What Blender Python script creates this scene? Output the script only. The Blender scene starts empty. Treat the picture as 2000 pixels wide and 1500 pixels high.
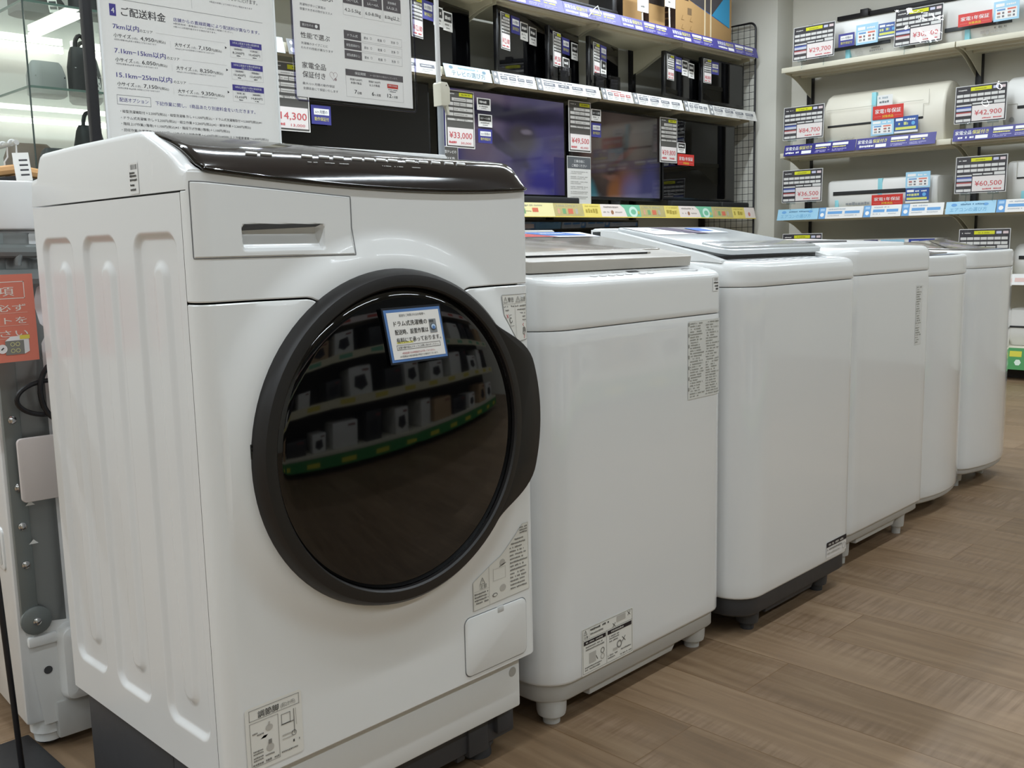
import bpy, bmesh, math, random
from mathutils import Vector, Matrix

# ------------------------------------------------------------------ camera, world, lights, exposure
SC = bpy.context.scene
COL = SC.collection
RND = random.Random(11)
PI = math.pi

cam = bpy.data.cameras.new('camera')
cam.sensor_fit = 'HORIZONTAL'; cam.sensor_width = 36.0
cam.lens = 1898.8 / 2000 * 36.0
cam.clip_start = 0.02; cam.clip_end = 60
camo = bpy.data.objects.new('camera', cam); COL.objects.link(camo)
YAW, PITCH, ROLL = 0.79588, -0.14141, -0.02203
_f = Vector((math.sin(YAW) * math.cos(PITCH), math.cos(YAW) * math.cos(PITCH), math.sin(PITCH)))
_r = Vector((math.cos(YAW), -math.sin(YAW), 0)); _u = _r.cross(_f)
_r2 = _r * math.cos(ROLL) + _u * math.sin(ROLL); _u2 = _u * math.cos(ROLL) - _r * math.sin(ROLL)
_m = Matrix((( _r2.x, _u2.x, -_f.x, 0), (_r2.y, _u2.y, -_f.y, 0), (_r2.z, _u2.z, -_f.z, 0.9), (0, 0, 0, 1)))
camo.matrix_world = _m
SC.camera = camo

w = bpy.data.worlds.new('world'); SC.world = w; w.use_nodes = True
w.node_tree.nodes['Background'].inputs[0].default_value = (0.9, 0.93, 1.0, 1)
w.node_tree.nodes['Background'].inputs[1].default_value = 0.15
SC.view_settings.view_transform = 'Standard'; SC.view_settings.look = 'None'
SC.view_settings.gamma = 1.0; SC.view_settings.use_curve_mapping = False
SC.view_settings.exposure = 0.0

CEIL = 2.95
LAMP_W = 12.6
LIGHT_ROWS = [(-1.7, (-2.6, -1.0, 0.6, 2.2, 3.8, 5.4)), (0.35, (-2.6, -1.0, 0.6, 2.2, 3.8, 5.4)),
              (2.35, (-2.6, -1.0, 0.6, 2.2, 3.8, 5.4)), (3.45, (-1.0, 0.6, 2.2, 3.8, 5.4))]  # rearmost row is added to brighten the background shelves
def lamp_light(x, y):
    l = bpy.data.lights.new('tube_light', 'AREA'); l.shape = 'RECTANGLE'; l.size = 1.2; l.size_y = 0.07
    l.energy = LAMP_W * (1.0 if y < 1 else 1.45); l.color = (0.885, 0.975, 1.045)
    o = bpy.data.objects.new('tube_light', l); COL.objects.link(o)
    o.location = (x, y, CEIL - 0.085)
for _y, _xs in LIGHT_ROWS:
    for _x in _xs: lamp_light(_x, _y)

# ------------------------------------------------------------------ materials
MATS = {}
def srgb(h):
    h = h.lstrip('#'); out = []
    for i in (0, 2, 4):
        c = int(h[i:i + 2], 16) / 255
        out.append(c / 12.92 if c <= 0.04045 else ((c + 0.055) / 1.055) ** 2.4)
    return (*out, 1.0)
def mat(name, hexc, rough=0.5, metal=0.0, coat=0.0, bump=0.0, scale=40.0, spec=0.5, emit=0.0, vary=0.04):
    if name in MATS: return MATS[name]
    m = bpy.data.materials.new(name); m.use_nodes = True; MATS[name] = m
    nt = m.node_tree; b = nt.nodes['Principled BSDF']
    col = srgb(hexc)
    b.inputs['Base Color'].default_value = col
    b.inputs['Metallic'].default_value = metal
    b.inputs['Coat Weight'].default_value = coat; b.inputs['Coat Roughness'].default_value = 0.05
    b.inputs['Specular IOR Level'].default_value = spec
    n = nt.nodes.new('ShaderNodeTexNoise'); n.inputs['Scale'].default_value = scale; n.inputs['Detail'].default_value = 3
    tc = nt.nodes.new('ShaderNodeTexCoord'); nt.links.new(tc.outputs['Object'], n.inputs['Vector'])
    mr = nt.nodes.new('ShaderNodeMapRange')
    mr.inputs['To Min'].default_value = max(0.0, rough - vary); mr.inputs['To Max'].default_value = min(1.0, rough + vary)
    nt.links.new(n.outputs['Fac'], mr.inputs['Value']); nt.links.new(mr.outputs['Result'], b.inputs['Roughness'])
    if bump:
        bp = nt.nodes.new('ShaderNodeBump'); bp.inputs['Strength'].default_value = bump; bp.inputs['Distance'].default_value = 0.002
        nt.links.new(n.outputs['Fac'], bp.inputs['Height']); nt.links.new(bp.outputs['Normal'], b.inputs['Normal'])
    if emit:
        b.inputs['Emission Color'].default_value = col; b.inputs['Emission Strength'].default_value = emit
    return m
def ink(hexc): return mat('ink_' + hexc.lstrip('#'), hexc, 0.6, vary=0.05, spec=0.3)
def clear(name, tint='#ffffff', wob=0.0, scale=9.0, rough=0.02):
    if name in MATS: return MATS[name]
    m = bpy.data.materials.new(name); m.use_nodes = True; MATS[name] = m
    nt = m.node_tree; nt.nodes.clear()
    o = nt.nodes.new('ShaderNodeOutputMaterial'); mx = nt.nodes.new('ShaderNodeMixShader')
    t = nt.nodes.new('ShaderNodeBsdfTransparent'); g = nt.nodes.new('ShaderNodeBsdfGlossy'); fr = nt.nodes.new('ShaderNodeFresnel')
    t.inputs['Color'].default_value = srgb(tint); g.inputs['Roughness'].default_value = rough; fr.inputs['IOR'].default_value = 1.4
    ge = nt.nodes.new('ShaderNodeNewGeometry'); sb = nt.nodes.new('ShaderNodeMath'); sb.operation = 'SUBTRACT'; sb.inputs[0].default_value = 1.0; nt.links.new(ge.outputs['Backfacing'], sb.inputs[1]); mu = nt.nodes.new('ShaderNodeMath'); mu.operation = 'MULTIPLY'; nt.links.new(sb.outputs[0], mu.inputs[0]); nt.links.new(fr.outputs[0], mu.inputs[1])
    nt.links.new(mu.outputs[0], mx.inputs[0]); nt.links.new(t.outputs[0], mx.inputs[1]); nt.links.new(g.outputs[0], mx.inputs[2])
    nt.links.new(mx.outputs[0], o.inputs['Surface'])
    if wob:
        n = nt.nodes.new('ShaderNodeTexNoise'); n.inputs['Scale'].default_value = scale; n.inputs['Detail'].default_value = 1
        tc = nt.nodes.new('ShaderNodeTexCoord'); nt.links.new(tc.outputs['Object'], n.inputs['Vector'])
        bp = nt.nodes.new('ShaderNodeBump'); bp.inputs['Strength'].default_value = wob; bp.inputs['Distance'].default_value = 0.02
        nt.links.new(n.outputs['Fac'], bp.inputs['Height'])
        nt.links.new(bp.outputs['Normal'], g.inputs['Normal'])
    return m
def blob_screen(name, base, blobs, strength=0.6, rough=0.06):
    """a lit television picture: soft colour patches in the screen's own plane (object x, z)"""
    m = bpy.data.materials.new(name); m.use_nodes = True
    nt = m.node_tree; b = nt.nodes['Principled BSDF']
    b.inputs['Base Color'].default_value = (0.004, 0.004, 0.005, 1); b.inputs['Roughness'].default_value = rough
    tc = nt.nodes.new('ShaderNodeTexCoord'); prev = None
    nz = nt.nodes.new('ShaderNodeTexNoise'); nz.inputs['Scale'].default_value = 5; nt.links.new(tc.outputs['Object'], nz.inputs['Vector'])
    for k, (u, v, ru, rv, ang, colr, soft) in enumerate([(0, 0, 9, 9, 0, base, 1)] + blobs):
        mp = nt.nodes.new('ShaderNodeMapping'); mp.vector_type = 'TEXTURE'
        mp.inputs['Location'].default_value = (u, 0, v); mp.inputs['Rotation'].default_value = (0, ang, 0); mp.inputs['Scale'].default_value = (ru, 9, rv)
        ad = nt.nodes.new('ShaderNodeVectorMath'); ad.operation = 'MULTIPLY_ADD'
        ad.inputs[1].default_value = (0.06, 0.0, 0.06); nt.links.new(nz.outputs['Color'], ad.inputs[0]); nt.links.new(tc.outputs['Object'], ad.inputs[2])
        nt.links.new(ad.outputs[0], mp.inputs['Vector'])
        ln = nt.nodes.new('ShaderNodeVectorMath'); ln.operation = 'LENGTH'; nt.links.new(mp.outputs[0], ln.inputs[0])
        mr = nt.nodes.new('ShaderNodeMapRange'); mr.interpolation_type = 'SMOOTHSTEP'
        mr.inputs['From Min'].default_value = 1.0 + soft; mr.inputs['From Max'].default_value = 1.0 - soft * 0.9
        nt.links.new(ln.outputs['Value'], mr.inputs['Value'])
        rgb = nt.nodes.new('ShaderNodeRGB'); rgb.outputs[0].default_value = srgb(colr)
        if prev is None: prev = rgb.outputs[0]; continue
        mx = nt.nodes.new('ShaderNodeMix'); mx.data_type = 'RGBA'
        nt.links.new(mr.outputs[0], mx.inputs['Factor']); nt.links.new(prev, mx.inputs[6]); nt.links.new(rgb.outputs[0], mx.inputs[7])
        prev = mx.outputs[2]
    nt.links.new(prev, b.inputs['Emission Color']); b.inputs['Emission Strength'].default_value = strength
    return m

WHITE = mat('white_enamel', '#e9eaea', 0.22, coat=1.0, vary=0.012, scale=3)
ENAM = mat('soft_enamel', '#e9eaea', 0.26, coat=0.3, vary=0.01, scale=3); ENAM.node_tree.nodes['Principled BSDF'].inputs['Coat Roughness'].default_value = 0.22
WHITE2 = mat('white_plastic', '#ecedec', 0.27, coat=0.2, vary=0.012, scale=3)
WARMW = mat('warm_white_plastic', '#e6e2da', 0.4)
SHELL = mat('light_grey_plastic', '#c9c9c7', 0.4)
BASEG = mat('dark_grey_plastic', '#3c3d41', 0.5)
RINGB = mat('satin_black_plastic', '#1d1b1b', 0.42)
GLOSSK = mat('gloss_black', '#060607', 0.04, vary=0.01, coat=0.2)
PANELK = mat('smoked_panel', '#262120', 0.10, vary=0.015, scale=3, spec=.38)
BEIGE = mat('beige_lid_plastic', '#b3ada4', 0.35, vary=.01, scale=3)
BEIGEG = mat('beige_lid_gloss', '#aaa49b', 0.12, vary=0.01, scale=3)
GREYLID = mat('pale_grey_lid', '#d3d7d9', 0.16, vary=0.01, scale=3)
STEEL = mat('galvanised_steel', '#8f918f', 0.3, metal=0.5, vary=0.1, scale=6)
STEELD = mat('grey_painted_steel', '#7c8281', 0.4, metal=0.2)
CHROME = mat('bright_screw', '#d6d6d6', 0.18, metal=1.0)
BLACK = mat('black_steel', '#17161a', 0.45)
CREAM = mat('cream_steel', '#d8d3bf', 0.45)
PAPER = mat('white_paper', '#f2f0ec', 0.65)
GREYP = mat('grey_panel', '#b8b7ae', 0.6)
KRAFT = mat('kraft_cardboard', '#b18d5c', 0.8, bump=0.15, scale=120)
SLEEVE = clear('clear_sleeve', wob=0.35, scale=7)
GLASS = clear('clear_glass', '#fafdfb')
SEAM = mat('shadow_gap_rubber', '#2b2b2b', 0.8)
DARKG = ink('#4a4a4c')

# ------------------------------------------------------------------ mesh building
class F:
    """a flat printing frame: origin, right, up; normal towards the reader"""
    def __init__(s, O, U, V, step=0.0004, su=1.0, sv=1.0):
        s.su = su; s.sv = sv
        s.O = Vector(O); s.U = Vector(U).normalized(); s.V = Vector(V).normalized(); s.N = s.U.cross(s.V); s.step = step
    def P(s, u, v, l=0): return s.O + s.U * (u * s.su) + s.V * (v * s.sv) + s.N * (l * s.step)
    def D(s, u, v, d=0): return s.O + s.U * (u * s.su) + s.V * (v * s.sv) + s.N * d
def front(x, y, z, step=0.0004): return F((x, y, z), (1, 0, 0), (0, 0, 1), step)     # faces -y
def west(x, y, z, step=0.0004): return F((x, y, z), (0, -1, 0), (0, 0, 1), step)     # faces -x
def top(x, y, z, step=0.0004): return F((x, y, z), (1, 0, 0), (0, 1, 0), step)

GLY = {}
def glyphs(s, bold):
    k = (s, bold)
    if k not in GLY:
        c = bpy.data.curves.new('lettering', 'FONT'); c.body = s; c.size = 1; c.resolution_u = 2
        o = bpy.data.objects.new('lettering', c); me = bpy.data.meshes.new_from_object(o)
        vs = [(v.co.x, v.co.y) for v in me.vertices]; fs = [tuple(p.vertices) for p in me.polygons]
        bpy.data.objects.remove(o); bpy.data.curves.remove(c); bpy.data.meshes.remove(me)
        xs = [p[0] for p in vs] or [0]
        GLY[k] = (vs, fs, min(xs), max(xs))
    return GLY[k]

class B:
    def __init__(s): s.v = []; s.f = []; s.mi = []; s.mats = []
    def mid(s, m):
        if m not in s.mats: s.mats.append(m)
        return s.mats.index(m)
    def add(s, verts, faces, m):
        o = len(s.v); k = s.mid(m)
        s.v.extend(Vector(p) for p in verts)
        for f in faces: s.f.append(tuple(i + o for i in f)); s.mi.append(k)
        return s
    def poly(s, pts, m): return s.add(pts, [tuple(range(len(pts)))], m)
    def box(s, a, b, m, bev=0.0, seg=2, fr=None):
        """a, b opposite corners (in frame fr as u, v, d if given)"""
        bm = bmesh.new(); bmesh.ops.create_cube(bm, size=1)
        c = [(a[i] + b[i]) / 2 for i in range(3)]; d = [max(1e-5, abs(b[i] - a[i])) for i in range(3)]
        for v in bm.verts: v.co = Vector((c[0] + v.co.x * d[0], c[1] + v.co.y * d[1], c[2] + v.co.z * d[2]))
        if bev > 0:
            bmesh.ops.bevel(bm, geom=bm.edges[:], offset=min(bev, min(d) * 0.49), segments=seg, affect='EDGES', profile=0.5)
        bm.verts.index_update()
        vs = [v.co.copy() for v in bm.verts]; fs = [tuple(v.index for v in f.verts) for f in bm.faces]; bm.free()
        if fr is not None: vs = [fr.D(p.x, p.y, p.z) for p in vs]
        return s.add(vs, fs, m)
    def prism(s, pts, fr, d0, d1, m, cham=0.0):
        """2-D outline (counter-clockwise to the reader) in frame fr between depths d0 (back) and d1 (front)"""
        n = len(pts)
        if cham:
            cx = sum(p[0] for p in pts) / n; cy = sum(p[1] for p in pts) / n
            ins = inset_poly(pts, cham)
            rings = [[fr.D(p[0], p[1], d0) for p in pts], [fr.D(p[0], p[1], d1 - cham) for p in pts],
                     [fr.D(p[0] * .71 + q[0] * .29, p[1] * .71 + q[1] * .29, d1 - cham * .29) for p, q in zip(pts, ins)],
                     [fr.D(q[0], q[1], d1) for q in ins]]
        else: rings = [[fr.D(p[0], p[1], d0) for p in pts], [fr.D(p[0], p[1], d1) for p in pts]]
        return s.loft(rings, m)
    def loft(s, rings, m, cap0=True, cap1=True, closed=True):
        n = len(rings[0]); vs = [p for r in rings for p in r]; fs = []
        for i in range(len(rings) - 1):
            for j in range(n if closed else n - 1):
                k = (j + 1) % n
                fs.append((i * n + j, i * n + k, (i + 1) * n + k, (i + 1) * n + j))
        if cap0: fs.append(tuple(reversed(range(n))))
        if cap1: fs.append(tuple((len(rings) - 1) * n + j for j in range(n)))
        return s.add(vs, fs, m)
    def lathe(s, prof, fr, m, n=32, cap0=False, cap1=False, c=(0, 0)):
        """profile [(radius, depth along the frame normal)]"""
        rings = [[fr.D(c[0] + r * math.cos(2 * PI * k / n), c[1] + r * math.sin(2 * PI * k / n), h) for k in range(n)] for r, h in prof]
        return s.loft(rings, m, cap0, cap1)
    def tube(s, path, r, m, n=8, cap=True, closed=False):
        P = [Vector(p) for p in path]; rings = []; N = None
        for i, p in enumerate(P):
            a = P[(i - 1) % len(P)] if (closed or i > 0) else p; b = P[(i + 1) % len(P)] if (closed or i < len(P) - 1) else p
            t = (b - a).normalized()
            if N is None:
                N = t.orthogonal().normalized()
            else:
                N = (N - t * N.dot(t)); N = N.normalized() if N.length > 1e-6 else t.orthogonal().normalized()
            Bn = t.cross(N); rr = r[i] if isinstance(r, (list, tuple)) else r
            rings.append([p + N * (rr * math.cos(2 * PI * k / n)) + Bn * (rr * math.sin(2 * PI * k / n)) for k in range(n)])
        if closed: rings.append(rings[0])
        return s.loft(rings, m, cap and not closed, cap and not closed)
    def grid(s, nu, nv, fn, m):
        vs = [fn(i / (nu - 1), j / (nv - 1)) for j in range(nv) for i in range(nu)]
        fs = [(j * nu + i, j * nu + i + 1, (j + 1) * nu + i + 1, (j + 1) * nu + i) for j in range(nv - 1) for i in range(nu - 1)]
        return s.add(vs, fs, m)
    # ---- printing on a frame
    def rect(s, fr, u0, v0, u1, v1, m, l=1): return s.poly([fr.P(u0, v0, l), fr.P(u1, v0, l), fr.P(u1, v1, l), fr.P(u0, v1, l)], m)
    def pol(s, fr, pts, m, l=1): return s.poly([fr.P(p[0], p[1], l) for p in pts], m)
    def outline(s, fr, u0, v0, u1, v1, t, m, l=2):
        s.rect(fr, u0, v0, u1, v0 + t, m, l); s.rect(fr, u0, v1 - t, u1, v1, m, l); s.rect(fr, u0, v0, u0 + t, v1, m, l); s.rect(fr, u1 - t, v0, u1, v1, m, l)
    def line(s, fr, a, b, t, m, l=2):
        dx, dy = b[0] - a[0], b[1] - a[1]; L = math.hypot(dx, dy) or 1; nx, ny = -dy / L * t / 2, dx / L * t / 2
        return s.pol(fr, [(a[0] - nx, a[1] - ny), (b[0] - nx, b[1] - ny), (b[0] + nx, b[1] + ny), (a[0] + nx, a[1] + ny)], m, l)
    def disc(s, fr, u, v, r, m, l=2, n=20, rv=None):
        rv = rv or r
        return s.pol(fr, [(u + r * math.cos(2 * PI * k / n), v + rv * math.sin(2 * PI * k / n)) for k in range(n)], m, l)
    def ring(s, fr, u, v, r, t, m, l=2, n=24, rv=None):
        rv = rv or r
        for k in range(n):
            a, b = 2 * PI * k / n, 2 * PI * (k + 1) / n
            s.pol(fr, [(u + r * math.cos(a), v + rv * math.sin(a)), (u + r * math.cos(b), v + rv * math.sin(b)),
                       (u + (r - t) * math.cos(b), v + (rv - t) * math.sin(b)), (u + (r - t) * math.cos(a), v + (rv - t) * math.sin(a))], m, l)
    def text(s, fr, t, u, v, h, m, w=None, al='l', bold=0.0, l=2):
        vs, fs, x0, x1 = glyphs(t, 0)
        sx = h if w is None else w / max(1e-6, (x1 - x0))
        W = (x1 - x0) * sx
        off = u - x0 * sx - (W / 2 if al == 'c' else W if al == 'r' else 0)
        if bold:
            for q in (-1, 1): s.add([fr.P(off + p[0] * sx + q * bold * h * .8, v + p[1] * h, l + .12 * q) for p in vs], fs, m)
        return s.add([fr.P(off + p[0] * sx, v + p[1] * h, l) for p in vs], fs, m)
    def scrib(s, fr, u, v, wd, h, m, fill=0.9, l=2, n=None):
        """a line of print too small to read: a row of little glyph-sized marks"""
        x = u; k = 0
        while x < u + wd:
            a = h * RND.uniform(0.45, 1.0)
            if RND.random() < fill:
                y0 = v + h * RND.uniform(0, 0.2); y1 = v + h * RND.uniform(0.75, 1.0)
                s.rect(fr, x, y0, min(u + wd, x + a), y1, m, l)
            x += a + h * 0.18; k += 1
    def card(s, fr, u0, v0, u1, v1, m, th=0.0015, r=0.0):
        pts = rrect(u0, v0, u1, v1, r) if r else [(u0, v0), (u1, v0), (u1, v1), (u0, v1)]
        return s.prism(pts, fr, -th, 0.0, m)
    def build(s, name, parent=None, sharp=32, local=False):
        me = bpy.data.meshes.new(name)
        vs = s.v; base = Vector((0, 0, 0))
        ob = bpy.data.objects.new(name, me); COL.objects.link(ob)
        if parent is not None:
            ob.parent = parent
            if not local:
                root = parent
                while root.parent is not None: root = root.parent
                Mi = (Matrix.Translation(root.location) @ Matrix.Rotation(root.rotation_euler.z, 4, 'Z')).inverted()
                vs = [Mi @ p for p in vs]
        elif not local:
            lo = [min(p[i] for p in vs) for i in range(3)]; hi = [max(p[i] for p in vs) for i in range(3)]
            base = Vector(((lo[0] + hi[0]) / 2, (lo[1] + hi[1]) / 2, lo[2])); ob.location = base
            vs = [p - base for p in vs]
        me.from_pydata([tuple(p) for p in vs], [], s.f)
        for m in s.mats: me.materials.append(m)
        me.polygons.foreach_set('material_index', s.mi)
        me.update(); me.shade_smooth(); me.set_sharp_from_angle(angle=math.radians(sharp))
        return ob

def inset_poly(pts, d):
    n = len(pts); out = []
    for i in range(n):
        p0, p1, p2 = Vector((*pts[i - 1], 0)), Vector((*pts[i], 0)), Vector((*pts[(i + 1) % n], 0))
        a, b = (p1 - p0), (p2 - p1)
        if a.length < 1e-9: a = b
        if b.length < 1e-9: b = a
        n1 = Vector((-a.y, a.x, 0)).normalized(); n2 = Vector((-b.y, b.x, 0)).normalized()
        nn = n1 + n2; k = nn.length
        nn = nn / k if k > 1e-6 else n1
        q = p1 + nn * (d / max(0.5, nn.dot(n1))); out.append((q.x, q.y))
    return out
def rrect(u0, v0, u1, v1, r, n=5):
    pts = []
    for cx, cy, a0 in ((u1 - r, v0 + r, -PI / 2), (u1 - r, v1 - r, 0), (u0 + r, v1 - r, PI / 2), (u0 + r, v0 + r, PI)):
        for k in range(n + 1):
            a = a0 + PI / 2 * k / n; pts.append((cx + r * math.cos(a), cy + r * math.sin(a)))
    return pts
def plan(x0, x1, yf, yb, rf, rb, bulge=0.0, ins=0.0, n=8, nf=16, rr=None):
    """counter-clockwise plan outline of a cabinet, front towards -y, front face bowed by bulge"""
    x0 += ins; x1 -= ins; yf += ins; yb -= ins; rr = max(0.004, (rr or rf) - ins); rf = max(0.004, rf - ins); rb = max(0.004, rb - ins)
    def yy(x): t = (x - x0) / (x1 - x0) * 2 - 1; return bulge * t * t
    pts = []
    for k in range(n + 1):
        a = PI + PI / 2 * k / n; pts.append((x0 + rf + rf * math.cos(a), yf + rf + rf * math.sin(a)))
    for k in range(1, nf): pts.append((x0 + rf + (x1 - x0 - rf - rr) * k / nf, yf))
    for k in range(n + 1):
        a = -PI / 2 + PI / 2 * k / n; pts.append((x1 - rr + rr * math.cos(a), yf + rr + rr * math.sin(a)))
    pts = [(p[0], p[1] + yy(p[0])) for p in pts]
    for k in range(n + 1):
        a = PI / 2 * k / n; pts.append((x1 - rb + rb * math.cos(a), yb - rb + rb * math.sin(a)))
    for k in range(n + 1):
        a = PI / 2 + PI / 2 * k / n; pts.append((x0 + rb + rb * math.cos(a), yb - rb + rb * math.sin(a)))
    return pts
def sstep(a, b, x):
    t = max(0.0, min(1.0, (x - a) / (b - a))); return t * t * (3 - 2 * t)
def tag(o, label, cat, group=None, kind=None):
    if label: o['label'] = label
    if cat: o['category'] = cat
    if group: o['group'] = group
    if kind: o['kind'] = kind
    return o
def thing(name, label, cat, loc=(0, 0, 0), rz=0.0, group=None):
    o = bpy.data.objects.new(name, None); COL.objects.link(o); o.empty_display_size = 0.05
    o.location = loc; o.rotation_euler = (0, 0, rz)
    return tag(o, label, cat, group)
def structure(b, name, label=None):
    o = b.build(name); o['kind'] = 'structure'
    if label: o['label'] = label
    return o

# ------------------------------------------------------------------ room shell
def floor_material():
    m = bpy.data.materials.new('wood_plank_floor'); m.use_nodes = True; nt = m.node_tree; b = nt.nodes['Principled BSDF']
    N = nt.nodes.new; L = nt.links.new
    tc = N('ShaderNodeTexCoord'); mp = N('ShaderNodeMapping'); mp.inputs['Rotation'].default_value = (0, 0, PI / 2); mp.inputs['Location'].default_value = (0.32, 0.137, 0)
    L(tc.outputs['Object'], mp.inputs['Vector'])
    br = N('ShaderNodeTexBrick'); br.inputs['Scale'].default_value = 1.0
    br.inputs['Brick Width'].default_value = 0.92; br.inputs['Row Height'].default_value = 0.183
    br.inputs['Mortar Size'].default_value = 0.0012; br.inputs['Mortar Smooth'].default_value = 0.2; br.offset = 0.37
    br.inputs['Color1'].default_value = (0, 0, 0, 1); br.inputs['Color2'].default_value = (1, 1, 1, 1); br.inputs['Mortar'].default_value = (0.5, 0.5, 0.5, 1)
    L(mp.outputs[0], br.inputs['Vector'])
    def noise(sx, sy, sc, det, dist=0.0):
        q = N('ShaderNodeMapping'); q.inputs['Scale'].default_value = (sx, sy, 1); L(tc.outputs['Object'], q.inputs['Vector'])
        n = N('ShaderNodeTexNoise'); n.inputs['Scale'].default_value = sc; n.inputs['Detail'].default_value = det; n.inputs['Distortion'].default_value = dist
        ad = N('ShaderNodeVectorMath'); ad.operation = 'MULTIPLY_ADD'; ad.inputs[1].default_value = (7.3, 3.1, 0)
        L(br.outputs['Color'], ad.inputs[0]); L(q.outputs[0], ad.inputs[2]); L(ad.outputs[0], n.inputs['Vector']); return n.outputs['Fac']
    grain = noise(14, 1.1, 3.0, 6, 0.6)          # runs with the planks
    saw = noise(2.2, 42, 2.4, 4, 0.15)            # cross-cut saw marks
    patch = noise(3, 0.9, 1.6, 2)
    def ramp(fac, stops):
        r = N('ShaderNodeValToRGB'); e = r.color_ramp.elements
        e[0].position, e[0].color = stops[0][0], srgb(stops[0][1]); e[1].position, e[1].color = stops[-1][0], srgb(stops[-1][1])
        for p, c in stops[1:-1]: x = e.new(p); x.color = srgb(c)
        L(fac, r.inputs[0]); return r.outputs[0]
    def mix(mode, f, a, c):
        x = N('ShaderNodeMix'); x.data_type = 'RGBA'; x.blend_type = mode
        if isinstance(f, float): x.inputs['Factor'].default_value = f
        else: L(f, x.inputs['Factor'])
        L(a, x.inputs[6]); L(c, x.inputs[7]); return x.outputs[2]
    base = ramp(br.outputs['Color'], [(0.0, '#7b644c'), (0.5, '#8b7258'), (1.0, '#9b8268')])
    g = ramp(grain, [(0.3, '#5a4631'), (0.5, '#80684e'), (0.72, '#a08a6e')])
    s = ramp(saw, [(0.35, '#6b553e'), (0.62, '#98806a')])
    c1 = mix('MIX', 0.42, base, g)
    pm = N('ShaderNodeMapRange'); pm.inputs['From Min'].default_value = 0.5; pm.inputs['From Max'].default_value = 0.66; pm.inputs['To Max'].default_value = 0.5
    L(patch, pm.inputs['Value'])
    c2 = mix('MIX', pm.outputs[0], c1, s)
    seam = ramp(br.outputs['Fac'], [(0.0, '#ffffff'), (1.0, '#d6c8b2')])
    c3 = mix('MULTIPLY', 1.0, c2, seam)
    L(c3, b.inputs['Base Color'])
    rr = N('ShaderNodeMapRange'); rr.inputs['To Min'].default_value = 0.32; rr.inputs['To Max'].default_value = 0.55; L(grain, rr.inputs['Value']); L(rr.outputs[0], b.inputs['Roughness'])
    bp = N('ShaderNodeBump'); bp.inputs['Strength'].default_value = 0.12; bp.inputs['Distance'].default_value = 0.002; L(saw, bp.inputs['Height']); L(bp.outputs[0], b.inputs['Normal'])
    return m
WALL = mat('painted_wall', '#d9d6cb', 0.75, bump=0.2, scale=160)
WALLG = mat('painted_side_wall', '#cfcdc3', 0.75, bump=0.2, scale=160)
structure(B().box((-4.6, -3.3, -0.05), (7.05, 4.6, 0.0), floor_material()), 'floor', 'wood-look plank floor')
structure(B().box((-4.6, -3.3, CEIL), (7.05, 4.6, CEIL + 0.06), mat('ceiling_paint', '#d0cec6', 0.8)), 'ceiling')
structure(B().box((-4.6, 4.5, 0), (7.05, 4.6, CEIL), WALL), 'wall_back')
structure(B().box((6.95, -3.3, 0), (7.05, 4.5, CEIL), WALL), 'wall_right')
structure(B().box((-4.7, -3.3, 0), (-4.6, 4.6, CEIL), WALL), 'wall_left')
structure(B().box((-4.6, -3.4, 0), (7.05, -3.3, CEIL), WALL), 'wall_front')
structure(B().box((6.72, 3.77, 0), (6.949, 4.499, CEIL - 0.001), WALLG, 0.004), 'wall_pillar')
def lamp(x, y):
    t = thing('ceiling_light', 'long white linear ceiling light', 'ceiling light', (x, y, CEIL - 0.08), 0, 'linear ceiling lights')
    B().box((x - 0.62, y - 0.06, CEIL - 0.075), (x + 0.62, y + 0.06, CEIL), WHITE2, 0.006).build('housing', t)
for _y, _xs in LIGHT_ROWS:
    for _x in _xs: lamp(_x, _y)  # the added rear row gets housings too
# ------------------------------------------------------------------ the drum washer
DX0, DX1, DYF, DYS, DYB = 0.589, 1.185, 1.11, 1.142, 1.625
DC = (0.884, 0.625)
def collar(x, z):
    r = math.hypot(x - DC[0], z - DC[1]); return 0.014 * (1 - sstep(0.250, 0.304, r))
def zt(x): return 0.982 + (0.125 if x < 0.975 else 0.19) * (x - 0.975) ** 2
def zs(x):
    a = abs(x - DC[0]); d = 0.0
    if a < 0.150: d = 0.10 * (1 - sstep(0.03, 0.150, a)) ** 1.0
    return 0.838 - d * 0.9
RC = 0.022
def plan_pt(s):
    """s runs along the wrapped front: 0 left return, to L right return"""
    a = DYS - DYF - RC; arc = RC * PI / 2; st = DX1 - DX0 - 2 * RC
    if s < a: return (DX0, DYS - s), (-1, 0)
    s -= a
    if s < arc:
        t = s / arc * PI / 2; return (DX0 + RC - RC * math.cos(t), DYF + RC - RC * math.sin(t)), (-math.cos(t), -math.sin(t))
    s -= arc
    if s < st: return (DX0 + RC + s, DYF), (0, -1)
    s -= st
    if s < arc:
        t = s / arc * PI / 2; return (DX1 - RC + RC * math.sin(t), DYF + RC - RC * math.cos(t)), (math.sin(t), -math.cos(t))
    s -= arc
    return (DX1, DYF + RC + s), (1, 0)
PLEN = 2 * (DYS - DYF - RC) + RC * PI + (DX1 - DX0 - 2 * RC)
S0 = DYS - DYF - RC + RC * PI / 2 - RC - DX0          # s = x + S0 on the flat
def skin(s, z, off=0.0):
    (x, y), (nx, ny) = plan_pt(s); c = collar(x, z) if ny < -0.99 else 0.0
    return Vector((x + nx * off, y + ny * off - c, z))
def s_list(s0, s1, fine):
    out = [s0]; s = s0
    while s < s1 - 1e-6:
        a = DYS - DYF - RC; arc = RC * PI / 2
        near = (s < a + arc + 0.002) or (s > PLEN - a - arc - 0.004)
        s = min(s1, s + (0.0045 if near else fine)); out.append(s)
    return out
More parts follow.
